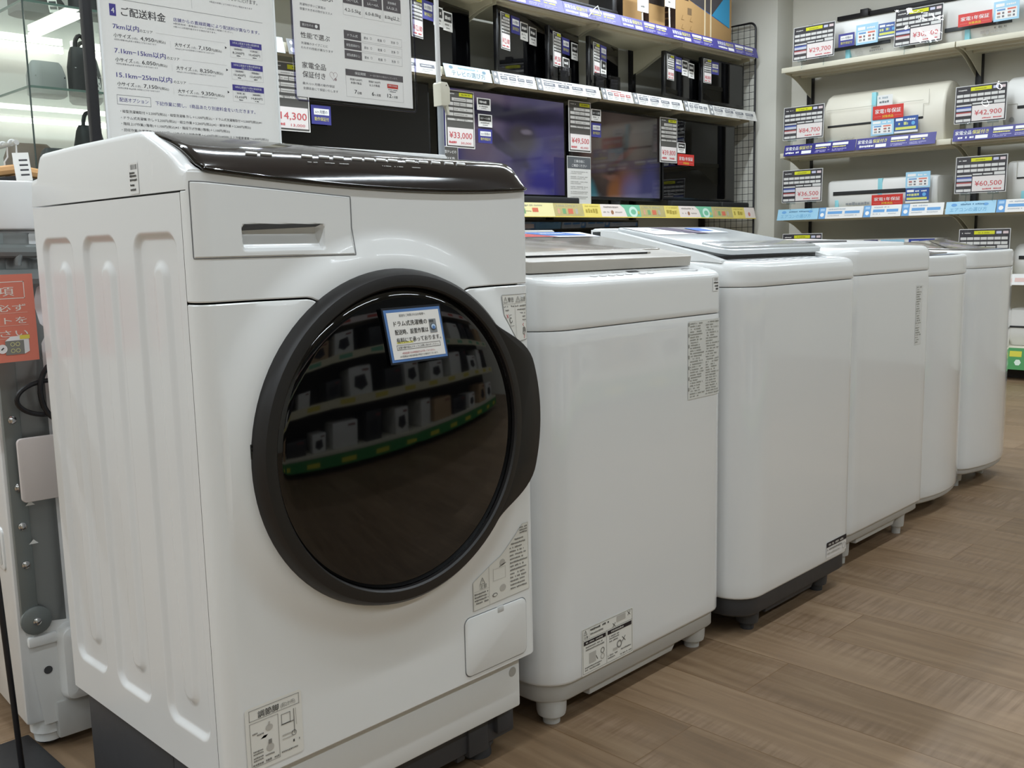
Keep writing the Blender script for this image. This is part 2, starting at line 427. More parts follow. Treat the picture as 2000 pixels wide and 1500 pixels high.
def patch(b, ss, zlo, zhi, nz, m, off=0.0, roll=0.004, sides=False, extra=None):
    rows = []
    ts = [0, 0, 0.0015 / 0.1] + [k / nz for k in range(1, nz)] + [1 - 0.0015 / 0.1, 1, 1]
    vs = []
    for j, t in enumerate(ts):
        e = -roll if j in (0, len(ts) - 1) else -0.0012 if j in (1, len(ts) - 2) else 0.0
        for i, s in enumerate(ss):
            lo, hi = zlo(s), zhi(s); z = lo + (hi - lo) * t
            if j == 2: z = lo + 0.0016
            if j == len(ts) - 3: z = hi - 0.0016
            ee = e
            if sides and i in (0, len(ss) - 1): ee = -roll
            if extra: ee -= extra(s, z)
            vs.append(skin(s, z, off + ee))
    n = len(ss)
    fs = [(j * n + i, j * n + i + 1, (j + 1) * n + i + 1, (j + 1) * n + i) for j in range(len(ts) - 1) for i in range(n - 1)]
    b.add(vs, fs, m)
class SF:
    """printing that lies on the drum washer's front skin; u = world x, v = world z"""
    step = 0.0005
    def P(s, u, v, l=0): return skin(u + S0, v, 0.0004 + l * s.step)
SKIN = SF()

dw = thing('drum_washing_machine', 'large white front-loading washer-dryer with round black door, nearest in the row', 'washing machine', (0.887, 1.37, 0), 0)
# cabinet with embossed left side
SIDEP = [((1.159, 1.283), (1.193, 1.242)), ((1.332, 1.449), (1.353, 1.404)), ((1.483, 1.601), (1.508, 1.557))]
def sdr(y, z, y0, y1, z0, z1, r):
    qx = abs(y - (y0 + y1) / 2) - (y1 - y0) / 2 + r; qy = abs(z - (z0 + z1) / 2) - (z1 - z0) / 2 + r
    return math.hypot(max(qx, 0), max(qy, 0)) + min(max(qx, qy), 0) - r
def side_depth(y, z):
    d = 0.0
    for (a0, a1), (c0, c1) in SIDEP:
        d += 0.0065 * (1 - sstep(-0.011, 0.0, sdr(y, z, a0, a1, 0.238, 0.928, 0.026)))
        k = 1 - sstep(-0.014, 0.0, sdr(y, z, c0, c1, 0.276, 0.892, 0.024))
        d -= 0.0048 * k
    return d
b = B()
ys = [DYS + 0.001 + (DYB - DYS - 0.001) * k / 330 for k in range(331)]
zl = sorted(set([0.181 + 0.793 * k / 60 for k in range(61)] + [0.2281 + 0.065 * k / 40 for k in range(41)] + [0.8551 + 0.08 * k / 50 for k in range(51)]))
b.add([(DX0 + side_depth(y, z), y, z) for z in zl for y in ys],
      [(j * 331 + i + 1, j * 331 + i, (j + 1) * 331 + i, (j + 1) * 331 + i + 1) for j in range(len(zl) - 1) for i in range(330)], ENAM)
x0, x1, y0, y1, z0, z1 = DX0, DX1, DYS + 0.001, DYB, 0.181, 0.974
b.poly([(x1, y0, z0), (x1, y1, z0), (x1, y1, z1), (x1, y0, z1)], ENAM); b.poly([(x1, y1, z0), (x0, y1, z0), (x0, y1, z1), (x1, y1, z1)], ENAM)
b.poly([(x0, y0, z1), (x1, y0, z1), (x1, y1, z1), (x0, y1, z1)], ENAM); b.poly([(x0, y0, z0), (x0, y1, z0), (x1, y1, z0), (x1, y0, z0)], ENAM)
b.poly([(x0 + .004, y0, z0), (x1 - .004, y0, z0), (x1 - .004, y0, z1), (x0 + .004, y0, z1)], SEAM)
b.build('cabinet', dw, sharp=75)
allS = s_list(0, PLEN, 0.008)
def xof(s): return max(DX0, min(DX1, plan_pt(s)[0][0]))
def deep(s, z):
    return 0.028 * (1 - sstep(-0.002, 0.010, sdr(xof(s), z, 0.649, 0.780, 0.905, 0.940, 0.006)))
b = B(); patch(b, allS, lambda s: zs(xof(s)), lambda s: (zt(xof(s)) - 0.0015) if plan_pt(s)[0][1] < DYF + RC * .75 else .9755, 44, WHITE2, extra=deep); b.build('upper_front_panel', dw)
b = B(); patch(b, allS, lambda s: 0.195, lambda s: zs(xof(s)) - 0.0026, 90, WHITE2); b.build('lower_front_panel', dw)
# dispenser drawer
def dz_hi(s): return 0.9855 - 0.0145 * (xof(s) - 0.594) / 0.228
dss = [0.012 + S0 + 0.575 + (0.822 - 0.587) * k / 110 for k in range(111)]
def pocket(s, z):
    x = xof(s); d = sdr(x, z, 0.652, 0.777, 0.8995, 0.9345, 0.006)
    lo = 1 - sstep(-0.0045, 0.0, d); return 0.018 * lo * (0.3 + 0.7 * sstep(0.899, 0.924, z))
b = B(); pth_ = [skin(s, 0.8923, .0004) for s in dss] + [skin(dss[-1] + .0006, z, .0004) for z in (.895, .93, .967)] + [skin(s, dz_hi(s) + .0006, .0004) for s in reversed(dss)] + [skin(dss[0] - .0006, z, .0004) for z in (.98, .94, .895)]
b.tube(pth_, .0006, mat('soft_seam', '#77787a', .7), 6, closed=True)
patch(b, dss, lambda s: 0.893, dz_hi, 60, WHITE2, off=0.0016, roll=0.0016, sides=True, extra=pocket); dd = b.build('detergent_drawer', dw)
b = B(); b.add([skin(0.6525 + S0, .9262, -.0125), skin(0.7765 + S0, .9312, -.0125), skin(0.7765 + S0, .9342, .0018), skin(0.6525 + S0, .9342, .0018)], [(0, 1, 2, 3)], BASEG); b.build('grip_slot_shade', dd)  # dark sheet painted as the shade inside the grip opening, under its overhang
# top cover
YST = [1.236, 1.2264, 1.198, 1.175, 1.16, 1.148, 1.134, 1.123, 1.1145]
ZPL = [1.0575, 1.056, 1.0478, 1.0405, 1.0345, 1.0285, 1.0205, 1.0125, 1.0060]
ZPR = [1.0450, 1.0440, 1.0405, 1.0385, 1.0362, 1.0326, 1.0230, 1.0120, 1.0010]
ZCL = [1.0565, 1.054, 1.0420, 1.0327, 1.0260, 1.0190, 1.0095, 1.0040, 1.0025]
def zcrown(x): return -0.0115 * (x - 0.6) / 0.57
def tx(x): return max(0.0, min(1.0, (x - 0.6) / 0.58))
def zpan(i, x): return ZPL[i] * (1 - tx(x)) + ZPR[i] * tx(x)
def zcov(i, x): return ZCL[i] * (1 - tx(x)) + (ZPR[i] - 0.007 + (0.004 if i > 7 else 0)) * tx(x) if i < 8 else zt(x) + 0.0015
def cover_prof(x):
    k = zcrown(x)
    return [(1.628, 0.9765), (1.628, 1.0165), (1.624, 1.019), (1.607, 1.020), (1.603, 1.024), (1.592, 1.046 + k), (1.586, 1.052 + k), (1.575, 1.0555 + k), (1.45, 1.0575 + k), (1.25, 1.0575 + k)] + [(YST[i], zcov(i, x)) for i in range(9)] + [(1.112, zt(x) + 0.0005), (1.112, 0.9765), (1.15, 0.9765)]
rings = []
for x, i in [(DX0, 0.009), (DX0 + 0.0008, 0.0055), (DX0 + 0.003, 0.0022), (DX0 + 0.008, 0.0)] + [(DX0 + 0.012 + (DX1 - DX0 - 0.024) * k / 20, 0.0) for k in range(21)] + [(DX1 - 0.008, 0.0), (DX1 - 0.003, 0.0022), (DX1 - 0.0008, 0.0055), (DX1, 0.009)]:
    pr = cover_prof(x)
    dxe = min(x - DX0, DX1 - x); yo = (RC - math.sqrt(max(0, RC * RC - (RC - dxe) ** 2))) if dxe < RC else 0.0
    pr = [(y + yo * (1 - sstep(1.12, 1.21, y)) * (1 if y < 1.24 else 0), z) for y, z in pr]
    rings.append([(x, y - (i if y > 1.55 else 0) * (1 if z > 0.98 else 0), max(0.9765, z - i * (1 if y > 1.125 else .3)) if z > 0.98 else z) for y, z in pr])
b = B(); b.loft([list(reversed(r)) for r in rings], WHITE2); b.build('top_cover', dw, sharp=40)
# smoked control panel
def bp_prof(x, o):
    return [(YST[i] - (o * .4 if i > 4 else 0), zpan(i, x) + o) for i in range(9)] + [(1.1085 - o * .3, zt(x) + 0.0050), (1.1068, zt(x) + 0.0025), (1.1075, zt(x) - 0.0005), (1.113, zt(x) - 0.0005)]
b = B(); rings = []
xs = [0.603, 0.6045, 0.608] + [0.614 + (1.172 - 0.614) * k / 24 for k in range(25)] + [1.1795, 1.183, 1.1845]
for i, x in enumerate(xs):
    o = [-.006, -.002, -.0005][i] if i < 3 else [-.0003, -.0015, -.005][i - (len(xs) - 3)] if i >= len(xs) - 3 else 0.0
    dxe = DX1 - x; yo = (RC - math.sqrt(max(0, RC * RC - (RC - dxe) ** 2))) if dxe < RC else 0.0
    rings.append([(x, y + yo * (1 - sstep(1.12, 1.21, y)), z) for y, z in bp_prof(x, o)])
b.loft([list(reversed(r)) for r in rings], PANELK, closed=False); pan = b.build('control_panel', dw, sharp=45)
b = B(); b.tube([(.6035, YST[i] - .0005, ZPL[i] - .0045) for i in range(8)] + [(.6035, 1.1115, zt(.603) + .0045), (.6050, 1.1075, zt(.605) + .0018)] + [(.61 + (1.166 - .61) * k / 16, 1.1068, zt(.61 + (1.166 - .61) * k / 16) + .0012) for k in range(17)] + [(1.1755, 1.1105, zt(1.176) + .0012), (1.182, 1.1185, zt(1.18) + .0012)], .0024, GLOSSK, 8); b.build('panel_trim', dw)
chip = mat('button_silver', '#bdbcba', 0.3, metal=0.2); wink = ink('#b9b9b6')
xsb = [0.690, 0.712, 0.775, 0.803, 0.827, 0.859, 0.881, 0.902, 0.924, 0.957, 0.983, 1.008, 1.035, 1.06]
for x in xsb:
    z_ = zpan(6, x) * .5 + zpan(5, x) * .5; fr = F((x, 1.141, z_ + .0007), (1, 0, 0), (0, 0.014, zpan(5, x) - zpan(6, x)), 0.0004)
    b = B(); b.prism([(-0.009, -0.003), (0.008, -0.004), (0.011, 0.002), (-0.006, 0.003)], fr, -0.003, 0.0016, chip, 0.0006); b.build('button', pan)
b = B()
for x in xsb[2:5] + xsb[7:10]:
    fr = F((x, 1.126, zpan(7, x) * .75 + zpan(6, x) * .25 + .0012), (1, 0, 0), (0, 0.7, 0.6), 0.0004); b.scrib(fr, -0.008, 0.0, 0.016, 0.002, wink, l=3)
fr = F((1.03, 1.164, zpan(4, 1.04) + .0015), (1, 0, 0), (0, 0.95, 0.2)); b.outline(fr, 0, 0, 0.028, 0.006, 0.001, wink, l=3)
b.build('panel_printing', pan)
# rear lid edge
b = B(); b.box((0.70, 1.26, 1.035), (1.14, 1.55, 1.0555), WHITE2, 0.003); b.build('rear_top_plate', dw)
# door
dfr = front(DC[0], DYF, DC[1])
door = B().lathe([(0.2475, -0.008), (0.2475, 0.010), (0.2425, 0.029), (0.2375, 0.0345), (0.230, 0.0362), (0.2225, 0.0362), (0.2200, 0.0335), (0.2192, 0.028)], dfr, RINGB, 96).build('door_ring', dw)
door['label'] = 'matt black door ring'
B().lathe([(0.2195, 0.026), (0.2165, 0.0290), (0.205, 0.0318), (0.18, 0.0366), (0.15, 0.0410), (0.11, 0.0454), (0.07, 0.0484), (0.03, 0.0499), (0.004, 0.0502)], dfr, GLOSSK, 96, cap1=True).build('door_glass', dw)
pts = []
for k in range(41):
    th = math.radians(-43 + 86 * k / 40); t = abs(k / 20 - 1); R = 0.238 + 0.043 * (1 - sstep(0.42, 1.0, t)); pts.append((R * math.cos(th), R * math.sin(th)))
for k in range(25):
    th = math.radians(43 - 86 * k / 24); pts.append((0.2315 * math.cos(th), 0.2315 * math.sin(th)))
b = B(); b.prism(pts, dfr, 0.006, 0.0352, RINGB, 0.003); b.build('door_handle', dw)
fr = front(0.6375, DYF - 0.012, 0.655); b = B(); b.box((0, -0.02, -0.01), (0.012, 0.0, 0.004), GLOSSK, 0.001, fr=fr); b.build('door_latch_cap', dw)
# lower parts
b = B(); fr = front(0, 1.130, 0)
b.box((0.597, 0.097, -0.05), (1.158, 0.191, 0.0), WHITE2, 0.004, fr=fr); b.lathe([(0.0085, 0.0004), (0.0062, -0.004), (0.001, -0.006)], fr, SHELL, 20, cap1=True, c=(1.139, 0.166)); b.lathe([(0.0, 0.0006), (0.0085, 0.0006)], fr, ink('#b5b2ac'), 20, c=(1.139, 0.166)); b.build('kick_plate', dw)
b = B(); b.box((0.602, 1.16, 0.035), (1.172, 1.605, 0.182), BASEG, 0.006); b.box((0.5985, 1.30, 0.005), (0.63, 1.60, 0.182), BASEG, 0.004); b.box((0.5985, 1.16, 0.02), (0.63, 1.30, 0.182), BASEG, 0.004); b.build('base_frame', dw)
for fx in (0.66, 1.115):
    for fy in (1.20, 1.56):
        b = B(); b.lathe([(0.03, 0.05), (0.03, 0.022), (0.024, 0.02), (0.026, 0.0)], top(fx, fy, 0), BASEG, 20, cap0=True, cap1=True)
        if fy < 1.3: b.box((fx - 0.06, 1.155, 0.028), (fx - 0.012, 1.19, 0.1), BASEG, 0.004); b.box((fx + 0.005, 1.15, 0.05), (fx + 0.04, 1.175, 0.1), BASEG, 0.003); b.box((fx - 0.075, 1.17, 0.02), (fx - 0.055, 1.19, 0.06), BASEG, 0.003)
        b.build('foot', dw)
# service hatch
hs = [1.012 + S0 + (1.154 - 1.012) * k / 60 for k in range(61)]
hb = B(); rr = rrect(1.0105, 0.2035, 1.1555, 0.3045, 0.012, 6); hb.pol(SKIN, rr, mat('soft_seam', '#77787a', .7), l=0.3)
fr = front(0, DYF, 0); hb.prism(rrect(1.0118, 0.2048, 1.1542, 0.3032, 0.0115, 6), fr, -0.002, 0.0022, WHITE2, 0.0012); hatch = hb.build('service_hatch', dw)
b = B(); b.box((1.083, 0.292, -0.006), (1.102, 0.3045, 0.0026), SHELL, 0.003, fr=fr); b.build('finger_notch', hatch)
# stickers on the front
GR = ink('#8a8782'); DK = ink('#4b4946'); LT = ink('#bdb9b2'); RD = ink('#c4444a')
def tri(b, fr, u, v, h, m, l=2):
    wdt = h * 1.05
    b.line(fr, (u, v), (u + wdt, v), h * .09, m, l); b.line(fr, (u, v), (u + wdt / 2, v + h), h * .09, m, l); b.line(fr, (u + wdt, v), (u + wdt / 2, v + h), h * .09, m, l)
    b.rect(fr, u + wdt * .46, v + h * .3, u + wdt * .54, v + h * .66, m, l); b.rect(fr, u + wdt * .46, v + h * .14, u + wdt * .54, v + h * .22, m, l)
STK = mat('sticker_paper', '#e9e7e0', 0.45); STKC = mat('sticker_film', '#e6e4dc', 0.4)
# warning sticker, upper right
b = B(); P5 = [(1.113, 0.789), (1.146, 0.7435), (1.171, 0.746), (1.171, 0.821), (1.113, 0.821)]
b.pol(SKIN, P5, STK, 1)
for a, c in zip(P5, P5[1:] + P5[:1]): b.line(SKIN, a, c, 0.0007, GR)
b.line(SKIN, (1.113, 0.8065), (1.171, 0.8065), .0006, LT); b.line(SKIN, (1.143, 0.8065), (1.143, 0.748), .0006, LT)
tri(b, SKIN, 1.1165, 0.8085, 0.009, GR); b.text(SKIN, '警告', 1.127, 0.8095, 0.0085, DK, w=0.0135); tri(b, SKIN, 1.1455, 0.8085, 0.009, GR); b.text(SKIN, '注意', 1.156, 0.8095, 0.0085, DK, w=0.0125)
for u, v, q in ((1.1165, 0.8005, .025), (1.1455, 0.8005, .024)): b.disc(SKIN, u, v + .0012, .0011, DK, n=10); b.scrib(SKIN, u + .003, v, q - .003, .003, GR)
b.scrib(SKIN, 1.1185, .7945, .015, .003, GR); b.scrib(SKIN, 1.148, .7945, .02, .0028, GR); b.disc(SKIN, 1.1455, .790, .0011, DK, n=10); b.scrib(SKIN, 1.148, .7885, .021, .003, GR); b.scrib(SKIN, 1.148, .7828, .019, .0028, GR); b.scrib(SKIN, 1.1445, .7775, .025, .0024, GR)
def cross(b, fr, u, v, r, t, m): b.line(fr, (u - r, v - r), (u + r, v + r), t, m); b.line(fr, (u - r, v + r), (u + r, v - r), t, m)
cross(b, SKIN, 1.1225, .7865, .003, .0009, RD); b.outline(SKIN, 1.1285, .770, 1.1415, .7885, .0007, GR); b.ring(SKIN, 1.1315, .7795, .0045, .0012, DK)
b.ring(SKIN, 1.1485, .7705, .003, .0008, RD, rv=.0036); cross(b, SKIN, 1.1605, .7705, .0026, .0009, RD)
for u in (1.1515, 1.1635): b.disc(SKIN, u, .7605, .0045, GR, rv=.0065); b.disc(SKIN, u, .757, .003, LT, l=3, rv=.0022)
b.pol(SKIN, [(1.161, .7535), (1.1665, .7535), (1.1655, .7475), (1.162, .7475)], ink('#d7a9a6'))
b.build('warning_sticker', dw)
# filter label, lower right
b = B(); P6 = [(1.032, 0.3125), (1.163, 0.3165), (1.163, 0.4335), (1.150, 0.4335), (1.1305, 0.4165), (1.098, 0.391), (1.070, 0.3795), (1.032, 0.3605)]
b.pol(SKIN, P6, STKC, 1)
for a, c in zip(P6, P6[1:] + P6[:1]): b.line(SKIN, a, c, 0.0006, LT)
b.line(SKIN, (1.0685, .379), (1.0685, .3135), .0007, LT); b.line(SKIN, (1.034, .3435), (1.068, .3435), .0005, LT)
tri(b, SKIN, 1.0475, .3535, .0105, GR); b.text(SKIN, '注意', 1.046, .3455, .0085, GR, w=.017)
for k in range(4): b.scrib(SKIN, 1.0345, .337 - k * .0052, .031, .0033, GR)
for k in range(14):
    z = .4085 - k * .0064; q = .042 if z < .405 else .03
    if z < .4 or k < 2: b.scrib(SKIN, 1.160 - q, z, q - RND.uniform(0, .012), .0033, GR, .85)
for k in range(3): b.scrib(SKIN, 1.1425, .4265 - k * .0045, .018, .0032, GR)
b.outline(SKIN, 1.078, .351, 1.107, .371, .0006, LT); b.disc(SKIN, 1.1, .3785, .006, LT, rv=.0055); b.line(SKIN, (1.093, .3725), (1.108, .3765), .0016, GR); b.disc(SKIN, 1.100, .3345, .007, LT, rv=.006); b.disc(SKIN, 1.081, .327, .006, GR, rv=.0035); b.disc(SKIN, 1.081, .327, .004, STKC, l=3, rv=.002)
b.build('filter_label', dw)
# levelling-foot sticker, lower left
b = B(); fr = SKIN; b.pol(fr, rrect(0.6125, 0.207, 0.7005, 0.2985, 0.005), STK, 1)
O = lambda x0, z0, x1, z1, t, m: b.outline(fr, x0, z0, x1, z1, t, m)
O(.6185, .279, .6965, .2945, .0007, GR); b.text(fr, '調節脚', .632, .2815, .0105, DK, w=.032, bold=.01); b.text(fr, '(前2か所)', .667, .2825, .0075, GR, w=.023)
O(.6185, .213, .6625, .276, .0006, GR); O(.667, .2575, .6815, .2725, .0009, GR); b.line(fr, (.6665, .2575), (.687, .2575), .0015, GR); b.line(fr, (.687, .2745), (.687, .2385), .0012, GR); b.line(fr, (.690, .2745), (.6905, .250), .0008, LT); b.line(fr, (.6675, .2415), (.686, .2415), .002, LT); b.line(fr, (.6675, .236), (.684, .236), .0012, LT); b.ring(fr, .686, .2395, .004, .001, GR)
b.disc(fr, .648, .262, .0055, LT, rv=.0045); b.rect(fr, .6468, .266, .6492, .2705, LT, 3); b.disc(fr, .648, .2335, .0058, LT, rv=.0055); b.rect(fr, .6455, .239, .6505, .245, GR, 3); b.pol(fr, [(.634, .2495), (.639, .2530), (.646, .2530), (.642, .2495)], DK)
for z, u, q in ((.259, .622, .008), (.2558, .629, .012), (.2335, .622, .015), (.2298, .622, .015), (.2245, .622, .015), (.2205, .622, .015), (.2225, .64, .014)): b.scrib(fr, u, z, q, .0026, GR)
b.scrib(fr, .6205, .2148, .041, .0034, GR); b.scrib(fr, .665, .2168, .026, .0028, GR); b.scrib(fr, .680, .2262, .0145, .0042, DK)
b.build('levelling_sticker', dw)
# barcode on the cover side
b = B(); fr = F((DX0 - 0.0003, 1.277, 0.978), (0, -1, 0), (0, 0, 1)); b.pol(fr, rrect(0, 0, .0265, .041, .002), mat('barcode_label', '#f1f1ef', .5), 1)
for k in range(14): b.rect(fr, .006 + k * .0013, .0315, .006 + k * .0013 + RND.choice((.0005, .0009)), .038, DK)
for z, q in ((.0255, .018), (.0215, .019), (.0165, .022), (.010, .012), (.004, .016)): b.scrib(fr, .003, z, q, .0033, DK, .95)
b.build('barcode_label', dw)
# notice stuck on the door glass (hung there, a thing of its own)
nt_ = thing('notice_card', 'blue-bordered white notice card stuck on the round black door glass', 'sign', (0.90, 1.06, 0.70), 0)
fr = F((0.8440, 1.0608, 0.7385), (1, 0, 0.004), (-0.085, 0.125, 1), 0.0004, .955, .905); W_, H_ = 0.1135, 0.0885
b = B(); b.card(fr, 0, 0, W_, H_, mat('notice_margin', '#1c222c', .35), .001); b.rect(fr, .0025, .003, W_ - .0025, H_ - .0035, ink('#5d83bd'), 1); b.rect(fr, .0068, .0072, W_ - .0062, H_ - .008, PAPER, 2)
K = ink('#3b3836')
b.text(fr, '配送をご利用されるお客様へ', .055, .0735, .0045, K, w=.050, al='c', l=3)
b.text(fr, 'ドラム式洗濯機の', .017, .0595, .0088, K, w=.064, l=3, bold=.012); b.text(fr, '配送時、設置作業は', .017, .0462, .0088, K, w=.064, l=3, bold=.012)
b.rect(fr, .017, .0315, .048, .0345, ink('#e6e07e'), 3); b.text(fr, '有料にて承っております。', .017, .0332, .0088, K, w=.086, l=4, bold=.012)
b.outline(fr, .0155, .0215, .1, .0292, .0006, K, 3); b.text(fr, '設置作業内容はスタッフにお問い合わせください。', .018, .0235, .0042, K, w=.079, l=3)
b.text(fr, '※配送設置の日は時間指定を必ず承っておりません。', .0235, .0148, .0036, ink('#b5555c'), w=.064, l=3); b.text(fr, '※大型商品の為別途料金が発生する場合がございます。', .0185, .0098, .0036, K, w=.074, l=3)
b.rect(fr, .0845, .0435, .0985, .0655, ink('#8d9092'), 3); b.rect(fr, .0855, .0605, .0935, .064, ink('#55585a'), 4); b.disc(fr, .0915, .053, .0058, ink('#5f6468'), 4, 20); b.disc(fr, .0915, .053, .0043, ink('#c4d9ef'), 5, 20); b.disc(fr, .0915, .0515, .0028, ink('#5d83bd'), 6, 12)
b.build('card', nt_)

# ------------------------------------------------------------------ top-loading washers
def toploader(name, label, x0, x1, yf, yb, zbot, zseam, zf, slope, rf, bulge=0.0, body=WHITE, upper=WHITE2, base=SHELL, base_h=0.04, base_in=0.012, rr=None, foot=SHELL, foot_r=0.03, foot_in=0.055, fillet=0.012, taper=0.0, skid=True):
    t = thing(name, label, 'washing machine', ((x0 + x1) / 2, (yf + yb) / 2, 0))
    pl = lambda ins: plan(x0, x1, yf, yb, rf, 0.03, bulge, ins, rr=rr)
    b = B(); b.loft([[(x, y, z) for x, y in pl(i + taper)] for z, i in ((zbot, .003), (zbot + .002, .0008), (zbot + .006, 0), (zbot + .03, 0), ((zbot + zseam) / 2, 0), (zseam - .03, 0), (zseam - .004, 0), (zseam - .0015, .0008), (zseam - .0008, .004))], body); b.build('cabinet', t, sharp=50)
    zz = lambda y: zf + slope * (y - yf)
    rings = []
    for k, i in ((0, .004), (.0008, .001), (.003, 0), (.012, 0)): rings.append([(x, y, zseam + k) for x, y in pl(i)])
    for dz, i in ((fillet + .010, 0), (fillet, 0), (fillet * .6, fillet * .08), (fillet * .29, fillet * .29), (fillet * .08, fillet * .6), (0, fillet)):
        rings.append([(x, y, zz(y) - dz) for x, y in pl(i)])
    b = B(); b.loft(rings, upper); b.build('top_frame', t, sharp=50)
    b = B(); b.loft([[(x, y, z) for x, y in pl(i)] for z, i in ((zbot - base_h, base_in + .006), (zbot - base_h + .006, base_in), (zbot + .001, base_in))], base)
    if skid:
        s0, s1 = x0 + .145, x1 - .16
        b.prism([(s0, zbot - base_h - .022), (s1, zbot - base_h - .022), (s1 + .03, zbot - base_h + .01), (s0 - .03 * 0, zbot - base_h + .01)], front(0, yf + bulge * 0 + .03, 0), -0.3, 0.0, base, .002)
    b.build('base', t, sharp=50)
    zb = zbot - base_h + .004
    for fx in (x0 + foot_in, x1 - foot_in):
        for fy in (yf + bulge + .05, yb - .06):
            b = B(); b.lathe([(foot_r, zb), (foot_r * .95, zb * .45), (foot_r * .9, zb * .33), (foot_r * .58, zb * .31), (foot_r * .55, 0)], top(fx, fy, 0), foot, 24, cap0=True, cap1=True); b.build('foot', t)
    return t, zz
# second in the row: beige lid
t2, z2 = toploader('top_load_washing_machine', 'white top-loading washer with beige lid, right beside the drum washer', 1.238, 1.820, 1.13, 1.56, 0.088, 0.749, 0.833, 0.21, 0.07, fillet=.01, rr=.045)
class PF:
    """printing that follows a rounded right front corner; u = world x, v = world z"""
    step = .0004
    def __init__(s, x1, yf, r): s.x1 = x1; s.yf = yf; s.r = r
    def P(s, u, v, l=0):
        d = u - (s.x1 - s.r); y = s.yf + (s.r - math.sqrt(max(0, s.r ** 2 - d * d)) if d > 0 else 0)
        return Vector((u + (d / s.r * (l * s.step + .0006) if d > 0 else 0), y - (l * s.step + .0004), v))
fr = F((0, 1.14, z2(1.14)), (1, 0, 0), (0, 1, 0.21), 0.0005)
ku = lambda u, v, r, m: None
b = B(); Kg = ink('#a9a9a8')
for u in (1.41, 1.437, 1.463, 1.489, 1.517, 1.56, 1.587): b.ring(fr, u, .022, .010, .0012, Kg, rv=.005); b.disc(fr, u, .022, .0088, ink('#f1f1f0'), 2, rv=.004)
b.rect(fr, 1.535, .035, 1.57, .046, ink('#3c3b3c'), 2); b.ring(fr, 1.735, .030, .026, .003, ink('#8f8f90'), rv=.013); b.ring(fr, 1.735, .030, .012, .001, Kg, rv=.006); b.ring(fr, 1.672, .026, .012, .001, Kg, rv=.005)
for u, q in ((1.30, .05), (1.42, .10), (1.60, .05)): b.scrib(fr, u, .038, q, .003, Kg, .6)
b.build('control_printing', t2)
lf = F((0, 1.195, z2(1.195) + .003), (1, 0, 0), (0, 1, 0.175), 0.0006)
b = B(); b.prism(rrect(1.256, 0, 1.790, .318, .022, 5), lf, 0, .021, BEIGE, .004)
lid = b.build('lid', t2); lid['label'] = 'beige lid with finger slot'
b = B(); b.prism(rrect(1.268, .082, 1.780, .312, .012), lf, .016, .0235, BEIGEG, .002); b.build('lid_window', lid)
b = B(); b.prism(rrect(1.285, .040, 1.690, .076, .012), lf, .018, .0255, BEIGE, .003); b.prism(rrect(1.30, .0385, 1.670, .0435, .002), lf, .016, .0245, SEAM); b.scrib(lf, 1.47, .018, .06, .004, ink('#8c867e'), l=38); b.build('lid_handle', lid)
b = B(); b.box((1.27, 1.513, z2(1.5)), (1.70, 1.557, .9335), WHITE2, .006); b.build('rear_panel', t2)
b = B(); b.rect(lf, 1.30, .245, 1.765, .309, ink('#e8ecf2'), 42); b.pol(lf, [(1.36, .246), (1.62, .246), (1.54, .30), (1.36, .30)], ink('#c23c36'), 43); b.pol(lf, [(1.60, .262), (1.74, .262), (1.69, .307), (1.55, .307)], ink('#4377c4'), 43); b.scrib(lf, 1.60, .278, .08, .012, ink('#dfe6f2'), l=44)
b.build('lid_sticker', lid)
fr = PF(1.820, 1.13, .045)
b = B(); Gt = ink('#a09f98')
for k in range(12): b.rect(fr, 1.672 + .0103 * k, .576, 1.672 + .0103 * (k + 1), .738, mat('caution_film', '#dcdcd7', .35), 1)
for k in range(28):
    z = .731 - k * .0056
    b.scrib(fr, 1.679, z, RND.uniform(.03, .055), .0032, Gt, .8); b.scrib(fr, 1.737, z, RND.uniform(.025, .055), .0032, Gt, .8)
    if k % 4 == 0: b.rect(fr, 1.6725, z - .003, 1.677, z + .004, Gt, 2)
b.build('caution_label', t2)
b = B(); b.pol(fr, rrect(1.325, .0915, 1.482, .1845, .002), STK, 1); O = b.outline
O(fr, 1.3275, .0945, 1.4795, .1825, .0008, GR); b.rect(fr, 1.328, .1605, 1.479, .1612, GR, 2); b.rect(fr, 1.398, .0955, 1.3988, .1605, GR, 2); b.rect(fr, 1.3465, .1612, 1.3472, .182, LT, 2); tri(b, fr, 1.331, .171, .009, DK); b.text(fr, '注意', 1.3305, .1635, .006, DK, w=.013)
b.scrib(fr, 1.35, .1745, .06, .0045, DK); b.scrib(fr, 1.35, .1665, .038, .004, GR)
b.rect(fr, 1.43, .1685, 1.458, .180, LT, 2); cross(b, fr, 1.469, .176, .004, .0012, DK); cross(b, fr, 1.422, .1655, .004, .0012, DK)
BK = ink('#2c2528'); b.rect(fr, 1.3305, .1505, 1.396, .1585, BK, 2); b.rect(fr, 1.4015, .1505, 1.477, .1585, BK, 2); b.scrib(fr, 1.336, .1525, .05, .004, LT, l=3); b.scrib(fr, 1.412, .1525, .04, .004, LT, l=3)
for z, u, q in ((.144, 1.336, .05), (.1385, 1.336, .055), (.144, 1.407, .03), (.139, 1.407, .03), (.1335, 1.407, .026), (.104, 1.333, .05), (.099, 1.333, .045), (.106, 1.402, .03), (.101, 1.402, .022), (.1075, 1.44, .035), (.098, 1.44, .036)): b.scrib(fr, u, z, q, .0033, GR)
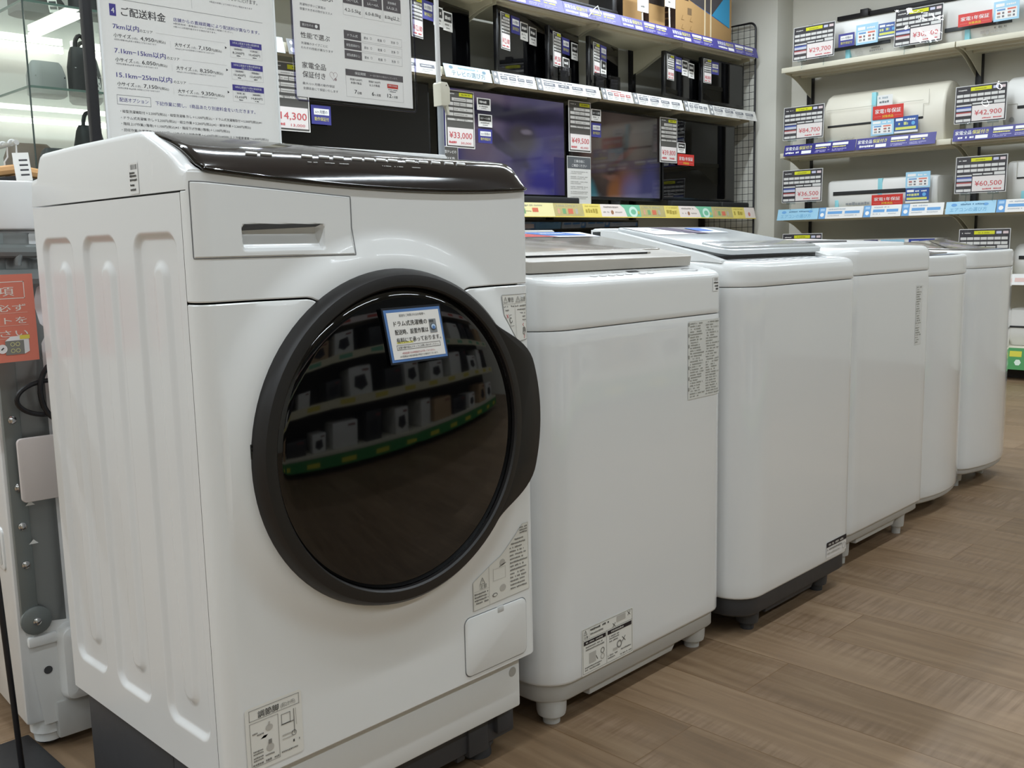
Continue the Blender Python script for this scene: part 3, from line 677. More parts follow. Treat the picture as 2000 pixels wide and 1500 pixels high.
b.rect(fr, 1.346, .111, 1.366, .132, LT, 2); b.line(fr, (1.3665, .1215), (1.371, .113), .0015, DK); b.ring(fr, 1.386, .126, .006, .002, GR); b.ring(fr, 1.386, .114, .006, .002, LT); b.ring(fr, 1.438, .122, .008, .003, GR); cross(b, fr, 1.452, .129, .005, .0014, DK); b.rect(fr, 1.418, .113, 1.432, .118, LT, 2)
b.build('installation_sticker', t2)
b = B(); [b.rect(fr, 1.763 + .0055 * k, .796, 1.7685 + .0055 * k, .826, mat('barcode_label', '#f1f1ef', .5), 1) for k in range(4)]
for k in range(9): b.rect(fr, 1.768 + k * .0016, .817, 1.7687 + k * .0016, .8235, DK)
for z in (.8115, .8045, .7985): b.scrib(fr, 1.766, z, .017, .004, DK)
b.build('barcode_label', t2)
# third: dark base, lid ajar over a dark slot
t3, z3 = toploader('top_load_washing_machine', 'white top-loading washer on a dark grey base, third along the row', 1.840, 2.371, 1.09, 1.53, 0.094, 0.800, 0.850, 0.09, 0.075, rr=.045, base=BASEG, foot=BASEG, base_h=0.045, base_in=.008, foot_in=.095, foot_r=.028, fillet=.02)
def rail(b, xa, xb, m):
    b.loft([[(xa, 1.16, z3(1.16) - .004), (xb, 1.16, z3(1.16) - .004), (xb, 1.16, z3(1.16) + .001), (xa, 1.16, z3(1.16) + .001)],
            [(xa, 1.21, z3(1.21) - .004), (xb, 1.21, z3(1.21) - .004), (xb, 1.21, .873), (xa, 1.21, .873)],
            [(xa, 1.46, .86), (xb, 1.46, .86), (xb, 1.46, .928), (xa, 1.46, .928)],
            [(xa, 1.525, .86), (xb, 1.525, .86), (xb, 1.525, .933), (xa, 1.525, .933)]], m)
b = B(); rail(b, 1.843, 1.868, WHITE2); rail(b, 2.337, 2.368, WHITE2); b.box((1.843, 1.488, .86), (2.368, 1.528, .936), WHITE2, .008); b.build('rear_surround', t3)
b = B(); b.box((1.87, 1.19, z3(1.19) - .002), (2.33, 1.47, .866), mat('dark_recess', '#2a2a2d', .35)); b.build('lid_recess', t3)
fr = F((0, 1.10, z3(1.10)), (1, 0, 0), (0, 1, .09), .0005)
b = B(); b.rect(fr, 1.90, .012, 2.31, .088, ink('#e2e3e4'), 1)
for k in range(9):
    u = 1.925 + k * .040; b.pol(fr, [(u, .030), (u + .03, .030), (u + .033, .050), (u + .003, .050)], ink('#b9bbbd'), 2)
    b.pol(fr, [(u + .002, .032), (u + .028, .032), (u + .031, .048), (u + .005, .048)], ink('#eef0f0'), 3); b.scrib(fr, u, .060, .028, .006, Gt, l=2)
b.rect(fr, 2.27, .055, 2.305, .085, ink('#55585c'), 2); b.build('control_printing', t3)
lf = F((0, 1.165, .869), (1, 0, 0), (0, 1, .185), .0006)
b = B(); b.prism(rrect(1.872, 0, 2.328, .322, .03, 6), lf, 0, .011, GREYLID, .003); lid = b.build('lid', t3); lid['label'] = 'pale grey see-through lid'
b = B(); b.prism(rrect(1.885, .012, 2.315, .085, .02, 5), lf, .009, .0155, mat('lid_grip_grey', '#c3c6c7', .14, coat=.4), .003); b.build('lid_handle', lid)
b = B(); b.rect(lf, 1.89, .205, 2.06, .305, ink('#f3f4f4'), 20); b.scrib(lf, 1.93, .265, .06, .012, ink('#b9c0c8'), l=21); b.scrib(lf, 1.99, .23, .05, .008, ink('#c5cacf'), l=21); b.pol(lf, [(2.04, .215), (2.13, .215), (2.07, .305), (1.99, .305)], ink('#4a3d56'), 21); b.pol(lf, [(2.09, .215), (2.13, .215), (2.10, .26), (2.06, .26)], ink('#7d6d86'), 22); b.rect(lf, 2.13, .225, 2.235, .30, ink('#d5dae2'), 20); b.rect(lf, 2.13, .25, 2.20, .295, ink('#3f6fc4'), 21)
b.build('lid_sticker', lid)
fr = PF(2.371, 1.09, .045); fr.step = .0006; b = B(); b.rect(fr, 2.226, .105, 2.335, .145, ink('#e2dedb'), 1); b.rect(fr, 2.226, .132, 2.335, .145, BK, 2); b.scrib(fr, 2.235, .135, .08, .006, LT, l=3); b.scrib(fr, 2.23, .123, .08, .005, GR); b.scrib(fr, 2.23, .113, .07, .005, LT); b.ring(fr, 2.322, .118, .009, .002, LT); b.build('caution_sticker', t3)
# fourth
t4, z4 = toploader('top_load_washing_machine', 'white top-loading washer with a smooth rounded top rim, fourth along the row', 2.425, 2.979, 1.14, 1.56, 0.097, 0.802, 0.872, 0.05, 0.06, rr=.045, foot_in=.09, foot_r=.024, fillet=.022, base_h=.03)
lf = F((0, 1.19, z4(1.19)), (1, 0, 0), (0, 1, .05), .0006)
b = B(); b.prism(rrect(2.46, .01, 2.925, .33, .03, 5), lf, 0, .010, WHITE2, .003); b.prism(rrect(2.49, .10, 2.72, .145, .006), lf, .004, .014, mat('lid_grip_dark', '#5b5b5e', .3), .002); lid = b.build('lid', t4)
b = B(); b.pol(lf, [(2.62, .20), (2.80, .20), (2.84, .30), (2.66, .30)], ink('#e6d9d6'), 19); b.scrib(lf, 2.66, .22, .12, .02, ink('#dcb9b4'), l=20); b.build('lid_sticker', lid)
fr = front(0, 1.14, 0, .0005); b = B(); b.rect(fr, 2.855, .585, 2.90, .760, mat('caution_film4', '#dededb', .3), 1)
for k in range(24): b.scrib(fr, 2.858, .752 - k * .007, RND.uniform(.015, .038), .004, Gt, .8)
b.build('caution_label', t4)
# fifth and sixth: bow-fronted
t5, z5 = toploader('top_load_washing_machine', 'slim bow-fronted white washer, second from the far end of the row', 2.995, 3.445, 1.165, 1.62, 0.068, 0.778, 0.838, 0.03, 0.05, bulge=.045, foot_in=.10, foot_r=.024, fillet=.008, base_h=.018, base_in=.006, skid=False)
t6, z6 = toploader('top_load_washing_machine', 'bow-fronted white washer at the far end of the row, wire cords on top', 3.490, 3.945, 1.175, 1.63, 0.078, 0.787, 0.846, 0.03, 0.05, bulge=.045, foot_in=.10, foot_r=.024, fillet=.008, base_h=.02, base_in=.006, skid=False)
t6['label'] = 'bow-fronted white washer at the far right end of the row'
for t, zz, x0, x1, yf in ((t5, z5, 2.995, 3.445, 1.165), (t6, z6, 3.49, 3.945, 1.175)):
    lf = F((0, yf + .07, zz(yf + .07)), (1, 0, 0), (0, 1, .03), .0006); c = (x0 + x1) / 2
    b = B(); b.prism(rrect(x0 + .03, .02, x1 - .03, .34, .03, 5), lf, 0, .006, mat('smoked_lid', '#77736e', .12, coat=.4), .002)
    b.loft([[lf.D(x0 + .06, .06, .004), lf.D(x1 - .06, .06, .004), lf.D(x1 - .06, .065, .006), lf.D(x0 + .06, .065, .006)], [lf.D(x0 + .10, .20, .004), lf.D(x1 - .06, .20, .004), lf.D(x1 - .09, .20, .036), lf.D(x0 + .22, .20, .032)], [lf.D(x0 + .06, .33, .004), lf.D(x1 - .06, .33, .004), lf.D(x1 - .06, .32, .014), lf.D(x0 + .06, .32, .014)]], mat('smoked_lid', '#77736e'))
    b.build('lid', t)
    b = B(); b.pol(lf, [(c - .17, .012), (c + .17, .012), (c + .16, -.03), (c - .16, -.03)], ink('#6f7177'), 2); b.rect(lf, c - .15, -.022, c - .02, .004, ink('#4c4340'), 3); b.rect(lf, c, -.02, c + .14, .004, ink('#8d98a8'), 3); b.build('control_printing', t)
    fr = front(0, yf + .02, 0, .0005)

# ------------------------------------------------------------------ the machine seen from behind, at the left
bm_ = thing('washing_machine', 'washing machine seen from behind with grey metal back and hanging cord, left edge', 'washing machine', (0.560, 1.785, 0), math.radians(-4))
def LB(): return B()
b = B(); b.box((0.0, 0.012, .055), (.60, .58, .945), WHITE, .008)
fr = F((-.0005, 0, 0), (0, -1, 0), (0, 0, 1)); b.build('cabinet', bm_, local=True)
fr = F((0.0, 0.0, 0), (0, -1, 0), (0, 0, 1))
for zc in (.40,):
    b = B(); b.prism(rrect(-.155, zc - .06, -.045, zc + .02, .012), fr, -.012, .0035, WHITE2, .003); b.prism(rrect(-.145, zc - .05, -.055, zc + .006, .008), fr, -.01, .0042, SHELL); b.build('carry_handle', bm_, local=True)
b = B(); b.box((-.008, -.006, .945), (.608, .58, 1.028), WHITE2, .007); b.build('top_cover', bm_, local=True)
b = B(); N_ = 90; prof = lambda x: .012 - .006 * math.sin(x * 60) ** 2 * (1 if .06 < x < .54 else 0)
b.grid(N_, 30, lambda u, v: (.012 + .576 * u, .006 + .007 * (sstep(.10, .13, u) - sstep(.20, .225, u + .012 * math.sin(v * 25))) + .010 * (sstep(.23, .26, u) - sstep(.80, .84, u)) + .004 * math.sin(v * 40) * sstep(.72, .8, v), .235 + .705 * v), STEEL)
b.build('back_panel', bm_, local=True, sharp=60)
b = B(); b.box((.006, -.002, .245), (.034, .012, .94), STEELD, .002); b.lathe([(.026, 0), (.026, .006), (.02, .009)], front(.028, .0, .255), STEELD, 20, cap1=True); br = b.build('corner_bracket', bm_, local=True)
for z in (.255, .36, .43, .50, .62, .74):
    b = B(); b.lathe([(.0075, 0), (.007, .003), (.004, .0052), (.001, .006)], front(.020 if z > .3 else .028, -.002 if z > .3 else -.009, z), CHROME, 12, cap1=True); b.build('screw', br, local=True)
for z in (.395, .465, .54): b = B(); b.pol(front(.036, -.003, z), [(-.008, 0), (.008, 0), (0, .008)], ink('#e9e9e6'), 1); b.build('arrow_mark', br, local=True)
b = B(); b.prism([(.012, .235), (.04, .245), (.11, .235), (.30, .24), (.588, .235), (.588, .055), (.03, .055)], front(0, .004, 0), -.02, 0, WHITE2, .002)
b.prism(rrect(.06, .09, .16, .235, .02), front(0, .004, 0), -.01, .030, WHITE2, .02); b.box((.012, -.004, .205), (.062, .01, .225), WHITE2, .004); b.lathe([(.0075, 0.0012), (.001, .0010)], front(.042, .004, .155), DARKG, 14, cap1=True); b.build('lower_back_cover', bm_, local=True)
b = B(); b.box((.05, -.001, .02), (.14, .035, .09), SHELL, .003); b.build('skirt_block', bm_, local=True)
for fx, fy in ((.045, .045), (.55, .045), (.045, .52), (.55, .52)):
    b = B(); b.lathe([(.032, .07), (.032, .03), (.027, .026), (.026, .012)], top(fx, fy, 0), WHITE2, 20, cap0=True, cap1=True); b.lathe([(.024, .013), (.024, 0.009 if fy < .1 and fx < .1 else 0.0)], top(fx, fy, 0), BLACK, 20, cap1=True); b.build('foot', bm_, local=True)
b = B(); b.tube([(.07 + .022 * math.cos(a) , -.018, .885 + .03 * math.sin(a)) for a in [PI * k / 10 for k in range(11)]], .006, STEELD, 8); b.tube([(.0, -.014, .91), (.3, -.014, .905)], .012, STEELD, 10); b.tube([(.0, -.014, .865), (.3, -.014, .86)], .015, STEELD, 10); b.build('hose_bracket', bm_, local=True)
def arcpts(cx, cz, rx, rz, y, a0, a1, n=22, dy=0): return [(cx + rx * math.cos(a0 + (a1 - a0) * k / n), y + dy * k / n, cz + rz * math.sin(a0 + (a1 - a0) * k / n)) for k in range(n + 1)]
b = B(); b.tube(arcpts(.10, .665, .038, .055, -.030, 0, 2 * PI, 28), .0045, BLACK, 8); b.tube(arcpts(.08, .655, .055, .03, -.024, .4, 2 * PI - .5, 28), .0042, BLACK, 8); b.tube(arcpts(.115, .66, .03, .062, -.018, 0, 2 * PI, 28), .0045, BLACK, 8); b.box((.082, -.035, .625), (.125, -.012, .68), BLACK, .006); b.box((.086, -.0365, .615), (.089, -.032, .632), CHROME); b.box((.098, -.0365, .615), (.101, -.032, .632), CHROME); b.tube([(.115, -.02, .72), (.2, -.012, .76), (.3, -.01, .74)], .0045, BLACK, 8); b.build('power_cord', bm_, local=True)
mb = thing('paper_bag', 'pale paper pouch hanging behind the washer at the left edge', 'bag', (0.61, 1.76, .48))
b = B(); fr = F((.578, 1.764, .475), (1, -.07, 0), (0, 0, 1)); b.prism(rrect(0, 0, .15, .113, .008), fr, -.004, .004, mat('pouch_paper', '#d8cfcb', .6), .002); b.build('pouch', mb)
# orange sign on its floor stand
os_ = thing('sign_stand', 'orange caution sign on a thin black post stand, far left edge', 'sign', (0.52, 1.66, 0))
b = B(); b.box((.28, 1.46, 0.0), (.585, 1.87, .008), mat('black_plate', '#2b2b2d', .5), .003); b.build('base_plate', os_)
b = B(); b.tube([(.517, 1.70, .006), (.497, 1.70, .74)], .0048, BLACK, 12); b.build('post', os_)
fr = F((.385, 1.694, .727), (1, 0, .01), (0, 0, 1), .0005)
b = B(); b.card(fr, 0, 0, .2185, .1425, mat('orange_card', '#e2806b', .5), .003); WT = ink('#f3e6dd'); sx = .0
b.outline(fr, .02, .103, .204, .131, .0012, WT, 1); b.text(fr, '取扱注意事項', .110, .109, .0165, WT, w=.155, al='c', l=1, bold=.012)
for z, s, q in ((.0835, 'ご使用前に必ず', .165), (.063, '輸送用ボルトを', .155), (.042, '外してください', .170)):
    b.text(fr, s, .204, z, .0125, WT, w=q, al='r', l=1, bold=.01)
    b.rect(fr, .02, z - .004, .206, z - .003, ink('#f0b3a2'), 1)
b.pol(fr, [(.167, .012), (.196, .012), (.196, .035), (.167, .035)], ink('#87857f'), 2); b.pol(fr, [(.196, .012), (.204, .016), (.204, .042), (.196, .035)], ink('#e9e6e6'), 2); b.pol(fr, [(.167, .035), (.196, .035), (.204, .042), (.176, .042)], ink('#f3f0f0'), 2); b.rect(fr, .190, .0365, .2055, .043, ink('#ead860'), 3)
for z in (.029, .0185):
    b.ring(fr, .178, z, .0035, .001, ink('#d8d49a'), 3); b.ring(fr, .186, z, .0035, .001, ink('#d8d49a'), 3)
b.disc(fr, .162, .0225, .0075, ink('#f3eeee'), 3); b.line(fr, (.160, .021), (.164, .0245), .002, DARKG, 4); b.build('sign_board', os_)
# ------------------------------------------------------------------ the television shelf along the back
YB, YF = 4.39, 3.90
XE, XW = 6.66, 2.16
BACKP = mat('shelf_back_panel', '#a7a69e', 0.6)
g = thing('display_shelf', 'long shelf unit of televisions with wire mesh end along the back wall', 'shelf', ((XE + XW) / 2, 4.15, 0))
b = B(); b.box((XW, YB + .005, 0.02), (XE, YB + .03, 2.36), BACKP); b.build('back_panel', g)
bays = [XE - .9 * k for k in range(6)]
for x in bays:
    b = B(); b.box((x - .02, YB - .035, 0), (x + .02, YB + .004, 2.42), BLACK, .003)
    for k in range(24): b.box((x - .011, YB - .0365, .3 + k * .085), (x - .004, YB - .034, .34 + k * .085), SEAM)
    b.build('post', g)
SHEL = [(2.275, .03), (1.835, .03), (1.128, .03), (.40, .04)]
for z, th in SHEL:
    for k in range(5):
        x0, x1 = bays[k + 1] + .003, bays[k] - .003
        b = B(); b.box((x0, YF + .03, z - th), (x1, YB - .036, z), CREAM, .003); b.box((x0, YF + .012, z - th - .012), (x1, YF + .032, z - .001), CREAM, .003)
        b.box((x0 + .05, YF + .1, z - th - .014), (x1 - .05, YF + .13, z - th), CREAM); sh = b.build('shelf_board', g)
        if z < 1.2: continue
        for xx in (x0 + .012, x1 - .012):
            b = B(); pr = [(0, 0), (.42, 0), (.42, -.025)]
            pr = [(YB - .04, z - th), (YB - .04, z - th - .16)] + [(YB - .04 - .40 * t, z - th - .16 + .135 * math.sin(t * PI / 2) ** 1.3) for t in [k / 10 for k in range(1, 11)]] + [(YB - .44, z - th)]
            b.loft([[(xx - .002, y, zz) for y, zz in pr], [(xx + .002, y, zz) for y, zz in pr]], CREAM); b.build('bracket', sh)
b = B(); b.box((XW, YF + .05, 0), (XE, YB, .36), mat('plinth_grey', '#6b6a66', .6)); b.build('plinth', g)
b = B()
zt_, yb_ = 2.50, YB - .02
pth = [(XE + .012, YF + .02, 0.0), (XE + .012, YF + .02, zt_ - .05)] + [(XE + .012, YF + .07 - .05 * math.cos(a), zt_ - .05 + .05 * math.sin(a)) for a in [PI / 2 * k / 6 for k in range(1, 7)]] + [(XE + .012, yb_, zt_), (XE + .012, yb_, 0.0)]
b.tube(pth, .008, BLACK, 8)
for k in range(1, 50): b.tube([(XE + .012, YF + .02, .05 * k), (XE + .012, yb_, .05 * k)], .0018, BLACK, 5)
for k in range(1, 9): b.tube([(XE + .0155, YF + .02 + .05 * k, 0.02), (XE + .0155, YF + .02 + .05 * k, zt_)], .0018, BLACK, 5)
b.build('mesh_panel', g)

# ---- printed strips on the shelf edges
NAVY = ink('#453f93'); YEL = ink('#e3dc7a'); WHT = ink('#f0f0ee'); PUR = mat('purple_strip_card', '#4b4693', .4)
def tilted(fr_kind, x, y, z, h, lean=.022, step=.0006):
    return F((x, y - lean, z), (1, 0, 0), (0, lean, h), step) if fr_kind == 's' else F((x - lean, y, z), (0, -1, 0), (lean, 0, h), step)
def strip_purple(kind, a, pos, z, h, L, label, group):
    fr = tilted(kind, *pos, z, h); b = B(); b.card(fr, 0, 0, L, h, PUR if kind == 's' else mat('navy_strip_card', '#332f80', .35), .002)
    k = L / .545; H = h
    b.text(fr, '家電全品', .012 * k, H * .53, H * .36, WHT, w=.10 * k, l=1, bold=.02); b.text(fr, '保証付き', .118 * k, H * .53, H * .36, YEL, w=.10 * k, l=1, bold=.02)
    b.scrib(fr, .014 * k, H * .17, .115 * k, H * .2, WHT, l=1); b.rect(fr, .14 * k, H * .10, .215 * k, H * .38, WHT, 1)
    for u in (.245, .375):
        b.rect(fr, u * k, H * .64, (u + .115) * k, H * .86, WHT, 1); b.scrib(fr, u * k, H * .44, .10 * k, H * .13, YEL, l=1); b.scrib(fr, u * k, H * .24, .11 * k, H * .08, ink('#b9b5da'), l=1); b.scrib(fr, u * k, H * .12, .08 * k, H * .08, ink('#b9b5da'), l=1)
    return tag(b.build('shelf_strip'), label, 'shelf strip', group)
orda = ['rightmost, at the wire mesh end', 'second from the mesh end', 'third from the mesh end', 'fourth from the mesh end', 'fifth from the mesh end']
for k in range(5):
    strip_purple('s', 0, (XE - .545 * (k + 1) + .001, YF + .010), 2.236, .076, .543, 'purple guarantee strip on the top television shelf edge, ' + orda[k], 'purple strips on the television shelf')
GB = ink('#7d7f86'); LBL = mat('pale_blue_strip', '#cfe0e8', .4); LBT = ink('#7d95a5')
def strip_white(x0, x1, kind, label):
    fr = tilted('s', x0, YF + .010, 1.780, .074); L = x1 - x0; H = .074; b = B()
    b.card(fr, 0, 0, L, H, LBL if kind == 'title' else mat('white_strip_card', '#e6e5e2', .4), .002)
    if kind == 'title':
        b.disc(fr, .05, H * .78, .014, LBT, 1, 16, rv=.009); b.disc(fr, L - .05, H * .70, .014, LBT, 1, 16, rv=.009); b.scrib(fr, .10, H * .70, .15, H * .16, ink('#9db4c0'), l=1)
        b.text(fr, 'テレビの選び方', L / 2, H * .2, H * .44, ink('#6d7e88'), w=L * .72, al='c', l=1)
    else:
        c = {'grey': GB, 'red': ink('#c07a78')}[kind]
        b.rect(fr, 0, 0, .045, H, ink('#8f9194'), 1); b.disc(fr, .022, H * .28, .012, WHT, 2, 14); b.disc(fr, .022, H * .76, .009, WHT, 2, 14); b.scrib(fr, .06, H * .78, L * .45, H * .11, c, l=1)
        n = 4; ww = (L - .07) / n
        for k in range(n):
            u = .06 + ww * k; b.rect(fr, u, H * .44, u + ww * .78, H * .70, GB if (kind == 'grey' or k == 0) else c, 1); b.scrib(fr, u + .008, H * .53, ww * .55, H * .09, WHT, l=2); b.scrib(fr, u, H * .27, ww * .7, H * .09, ink('#a9a9a7'), l=1); b.scrib(fr, u, H * .13, ww * .6, H * .08, ink('#b9b9b7'), l=1)
    tag(b.build('shelf_strip'), label, 'shelf strip', 'white strips on the television shelf')
for x0, x1, k, lb in [(2.22, 2.56, 'title', 'pale blue heading strip half hidden between the two white notices'), (2.58, 2.90, 'grey', 'white strip behind the hanging guarantee notice'), (2.92, 3.50, 'grey', 'white strip with grey boxes right of the hanging guarantee notice'),
                      (3.53, 3.87, 'title', 'pale blue heading strip right of the pole with the clip'), (3.885, 4.23, 'grey', 'white strip with four grey boxes right of the pale blue heading'), (4.24, 4.81, 'grey', 'long white strip with grey boxes above the dark purple screen corner'),
                      (4.83, 5.14, 'red', 'white strip with red printing, middle shelf edge'), (5.15, 5.70, 'grey', 'long white strip just right of the red printed strip'), (5.72, 6.02, 'grey', 'short white strip, second from the mesh end'), (6.03, 6.655, 'grey', 'long white strip nearest the mesh end')]:
    strip_white(x0, x1, k, lb)
def strip_yellow(x0, x1, label, teal=True):
    fr = tilted('s', x0, YF + .010, 1.061, .086); H = .086; L = x1 - x0; b = B(); b.card(fr, 0, 0, L, H, mat('cream_strip', '#e9e2c4', .4), .002)
    Y = ink('#ecd976'); T = ink('#7fc4a2'); PK = ink('#efe3dc')
    def seg(a, c, m, l=1):
        if a < L: b.rect(fr, a, 0.003, min(c, L), H, m, l)
    b.rect(fr, 0, 0, L, .006, ink('#ead25e'), 2)
    seg(0, .27, ink('#efe7b4')); seg(.0, .27, ink('#f0e6ac'))
    for u, w_, c in ((.03, .02, '#d9a98c'), (.075, .03, '#7fae7a'), (.125, .045, '#d9775c'), (.19, .025, '#b9b3a3')):
        if u + w_ < L: b.rect(fr, u, H * .25, u + w_, H * .62, ink(c), 2)
    b.scrib(fr, .02, H * .76, min(.2, L - .02), H * .12, ink('#b9b394'), l=2)
    seg(.27, .44, Y)
    if L > .44: b.scrib(fr, .29, H * .3, .12, H * .36, ink('#b5a24a'), l=2); b.scrib(fr, .29, H * .78, .13, H * .1, ink('#c9b75c'), l=2)
    if L > .68: b.pol(fr, [(.44, .003), (.70, .003), (.68, H * .7), (.64, H), (.44, H)], PK, 1); b.scrib(fr, .47, H * .72, .15, H * .14, ink('#a69c96'), l=2); b.disc(fr, .55, H * .4, .014, ink('#a5785c'), 2, 14); b.scrib(fr, .58, H * .35, .07, H * .12, ink('#b5aba5'), l=2); b.scrib(fr, .46, H * .35, .06, H * .12, ink('#b5aba5'), l=2)
    if L > .8 and not teal: b.rect(fr, .44, .003, L, H, ink('#efe6ac'), 2); b.rect(fr, .56, .02, .60, .05, ink('#7fae7a'), 3); b.rect(fr, .66, .03, .71, .055, ink('#d9775c'), 3); b.scrib(fr, .50, .065, .25, .01, ink('#b9b394'), l=3)
    elif L > .8:
        b.pol(fr, [(.70, .003), (L, .003), (L, H), (.64, H), (.68, H * .7)], T, 1); b.ring(fr, .77, H * .45, .045, .018, ink('#d3f0e2'), 2, 20, rv=.036)
        b.disc(fr, .825, H * .4, .012, ink('#c8c46a'), 3, 12)
    elif L > .5: b.rect(fr, .44, .003, L, H, PK, 1); b.disc(fr, .50, H * .4, .016, ink('#d98d80'), 2, 14)
    tag(b.build('shelf_strip'), label, 'shelf strip', 'illustrated yellow strips on the television shelf')
for x0, x1, lb in ((3.52, 4.368, 'yellow illustrated strip beside the drum washer top'), (4.37, 5.218, 'yellow and teal illustrated strip below the lit close-up screen'), (5.22, 6.068, 'yellow and teal illustrated strip below the black screen with red card'), (6.07, 6.655, 'short yellow illustrated strip at the mesh end')): strip_yellow(x0, x1, lb, x0 > 4)

# ---- televisions
SCRK = mat('black_screen', '#050506', 0.03, vary=.01); BEZ = mat('tv_bezel', '#0d0d0f', 0.25)
def tv(label, xc, y, z, w, h, rot, scr, stand=.045, group=None):
    t = thing('television', label, 'television', (xc, y, z), rot, group)
    b = B(); b.box((-w / 2, 0, stand), (w / 2, .03, stand + h), BEZ, .006); b.box((-w * .36, .028, stand + .05), (w * .36, .06, stand + h * .7), BEZ, .01); b.build('frame', t, local=True)
    e = .014; b = B(); b.poly([(-w / 2 + e, -.0006, stand + e * 1.6), (w / 2 - e, -.0006, stand + e * 1.6), (w / 2 - e, -.0006, stand + h - e), (-w / 2 + e, -.0006, stand + h - e)], scr); b.build('screen', t, local=True)
    b = B(); b.box((-w * .22, -.004, 0), (w * .22, .14, .012), BEZ, .004); b.box((-.05, .015, .01), (.05, .04, stand + .03), BEZ, .004); b.build('stand', t, local=True)
    return t
ZL = 1.129
B_SCR = blob_screen('picture_purple', '#4d4668', [(-.05, .45, .5, .22, 0.4, '#6d5f74', .4), (.25, .30, .28, .30, .2, '#4b4676', .6), (.02, .36, .26, .035, .5, '#3a344c', .35), (.12, .27, .05, .24, .45, '#3a355a', .6), (-.10, .12, .35, .12, .1, '#6b6288', .7), (.33, .12, .12, .2, 0, '#3d3a8c', .5), (.15, .42, .12, .08, 0, '#4a454c', .6), (.2, .45, .04, .015, 0, '#7f7888', .6), (.24, .08, .12, .05, 0, '#7d76a8', .8), (0, .545, .6, .05, 0, '#24213c', .6), (-.44, .3, .1, .5, 0, '#38357a', .6)], .55)
C_SCR = blob_screen('picture_warm', '#2b2523', [(.03, .36, .24, .25, .1, '#5d4f48', .8), (.06, .42, .10, .09, 0, '#3b3a36', .8), (.10, .37, .12, .02, -.4, '#5c3a30', .7), (-.02, .25, .07, .05, 0, '#3a2a26', .7), (-.02, .215, .09, .02, .1, '#78584e', .6), (.13, .15, .12, .10, .4, '#7b4a34', .7), (.0, .10, .08, .10, .2, '#8a5a36', .5), (-.27, .06, .09, .18, -.3, '#3f7884', .3), (.22, .1, .14, .13, .5, '#6b6690', .6), (.37, .1, .12, .2, .1, '#474878', .5), (.08, .02, .17, .06, 0, '#7d6874', .6), (-.28, .45, .06, .2, 0, '#4a302b', .8)], .5)
tA = tv('dark television behind the hanging guarantee notice', 2.99, 3.99, ZL, 1.02, .58, 0, SCRK, .05, 'large televisions on the lower shelf')
tB = tv('television showing a purple-blue picture, beside the drum washer', 4.07, 3.985, ZL, 1.02, .585, 0, B_SCR, .045, 'large televisions on the lower shelf')
tC = tv('television showing a brown and teal close-up picture', 5.09, 3.985, ZL, .95, .565, 0, C_SCR, .045, 'large televisions on the lower shelf')
tD = tv('black switched-off television beside the red card, mesh end', 6.045, 3.985, ZL, .92, .56, 0, SCRK, .055, 'large televisions on the lower shelf')
tE = tv('dark television low under the yellow strip', 4.80, 4.05, .402, 1.20, .60, 0, SCRK, .05)
tag(B().box((4.18, 4.044, 1.0), (4.35, 4.049, 1.026), ink('#8b8488')).build('tag'), 'small grey tag on the dark television below the yellow strip', 'label')
R_ = math.radians
U = []
for lab, xl, y, w_, h_, a in [('small black television right beside the notice pole, top row', 3.36, 3.97, .58, .335, 14), ('black television with four small cards, second in top row', 4.00, 3.97, .60, .355, 14), ('narrow black television with remote pouch, third in top row', 4.45, 3.99, .40, .315, 14),
                              ('black television with two pouches, fourth in top row left of the bracket', 4.815, 3.98, .47, .30, 16), ('black television right of the white bracket, fifth in top row', 5.57, 3.955, .53, .30, 8), ('last black television in the top row beside the wire mesh', 6.035, 3.97, .56, .315, 0)]:
    ar = R_(a); U.append((tv(lab, xl + w_ / 2 * math.cos(ar), y + w_ / 2 * math.sin(ar), 1.8365, w_, h_, ar, SCRK, .035, 'small televisions on the top row'), w_, h_, ar))
def tvf(t, w, stand, h):
    """frame at the top-left corner of a television's face"""
    M = Matrix.Translation(t.location) @ Matrix.Rotation(t.rotation_euler.z, 4, 'Z'); O = M @ Vector((-w / 2, -.003, stand + h)); Ud = M.to_3x3() @ Vector((1, 0, 0))
    return F(O, Ud, (0, 0, 1), .0008)
CARDK = mat('card_dark', '#55534f', .5); PINKW = ink('#e6dfdc'); PRED = ink('#c8545a'); YLW = ink('#d8d92e'); CELL = ink('#dddbd7')
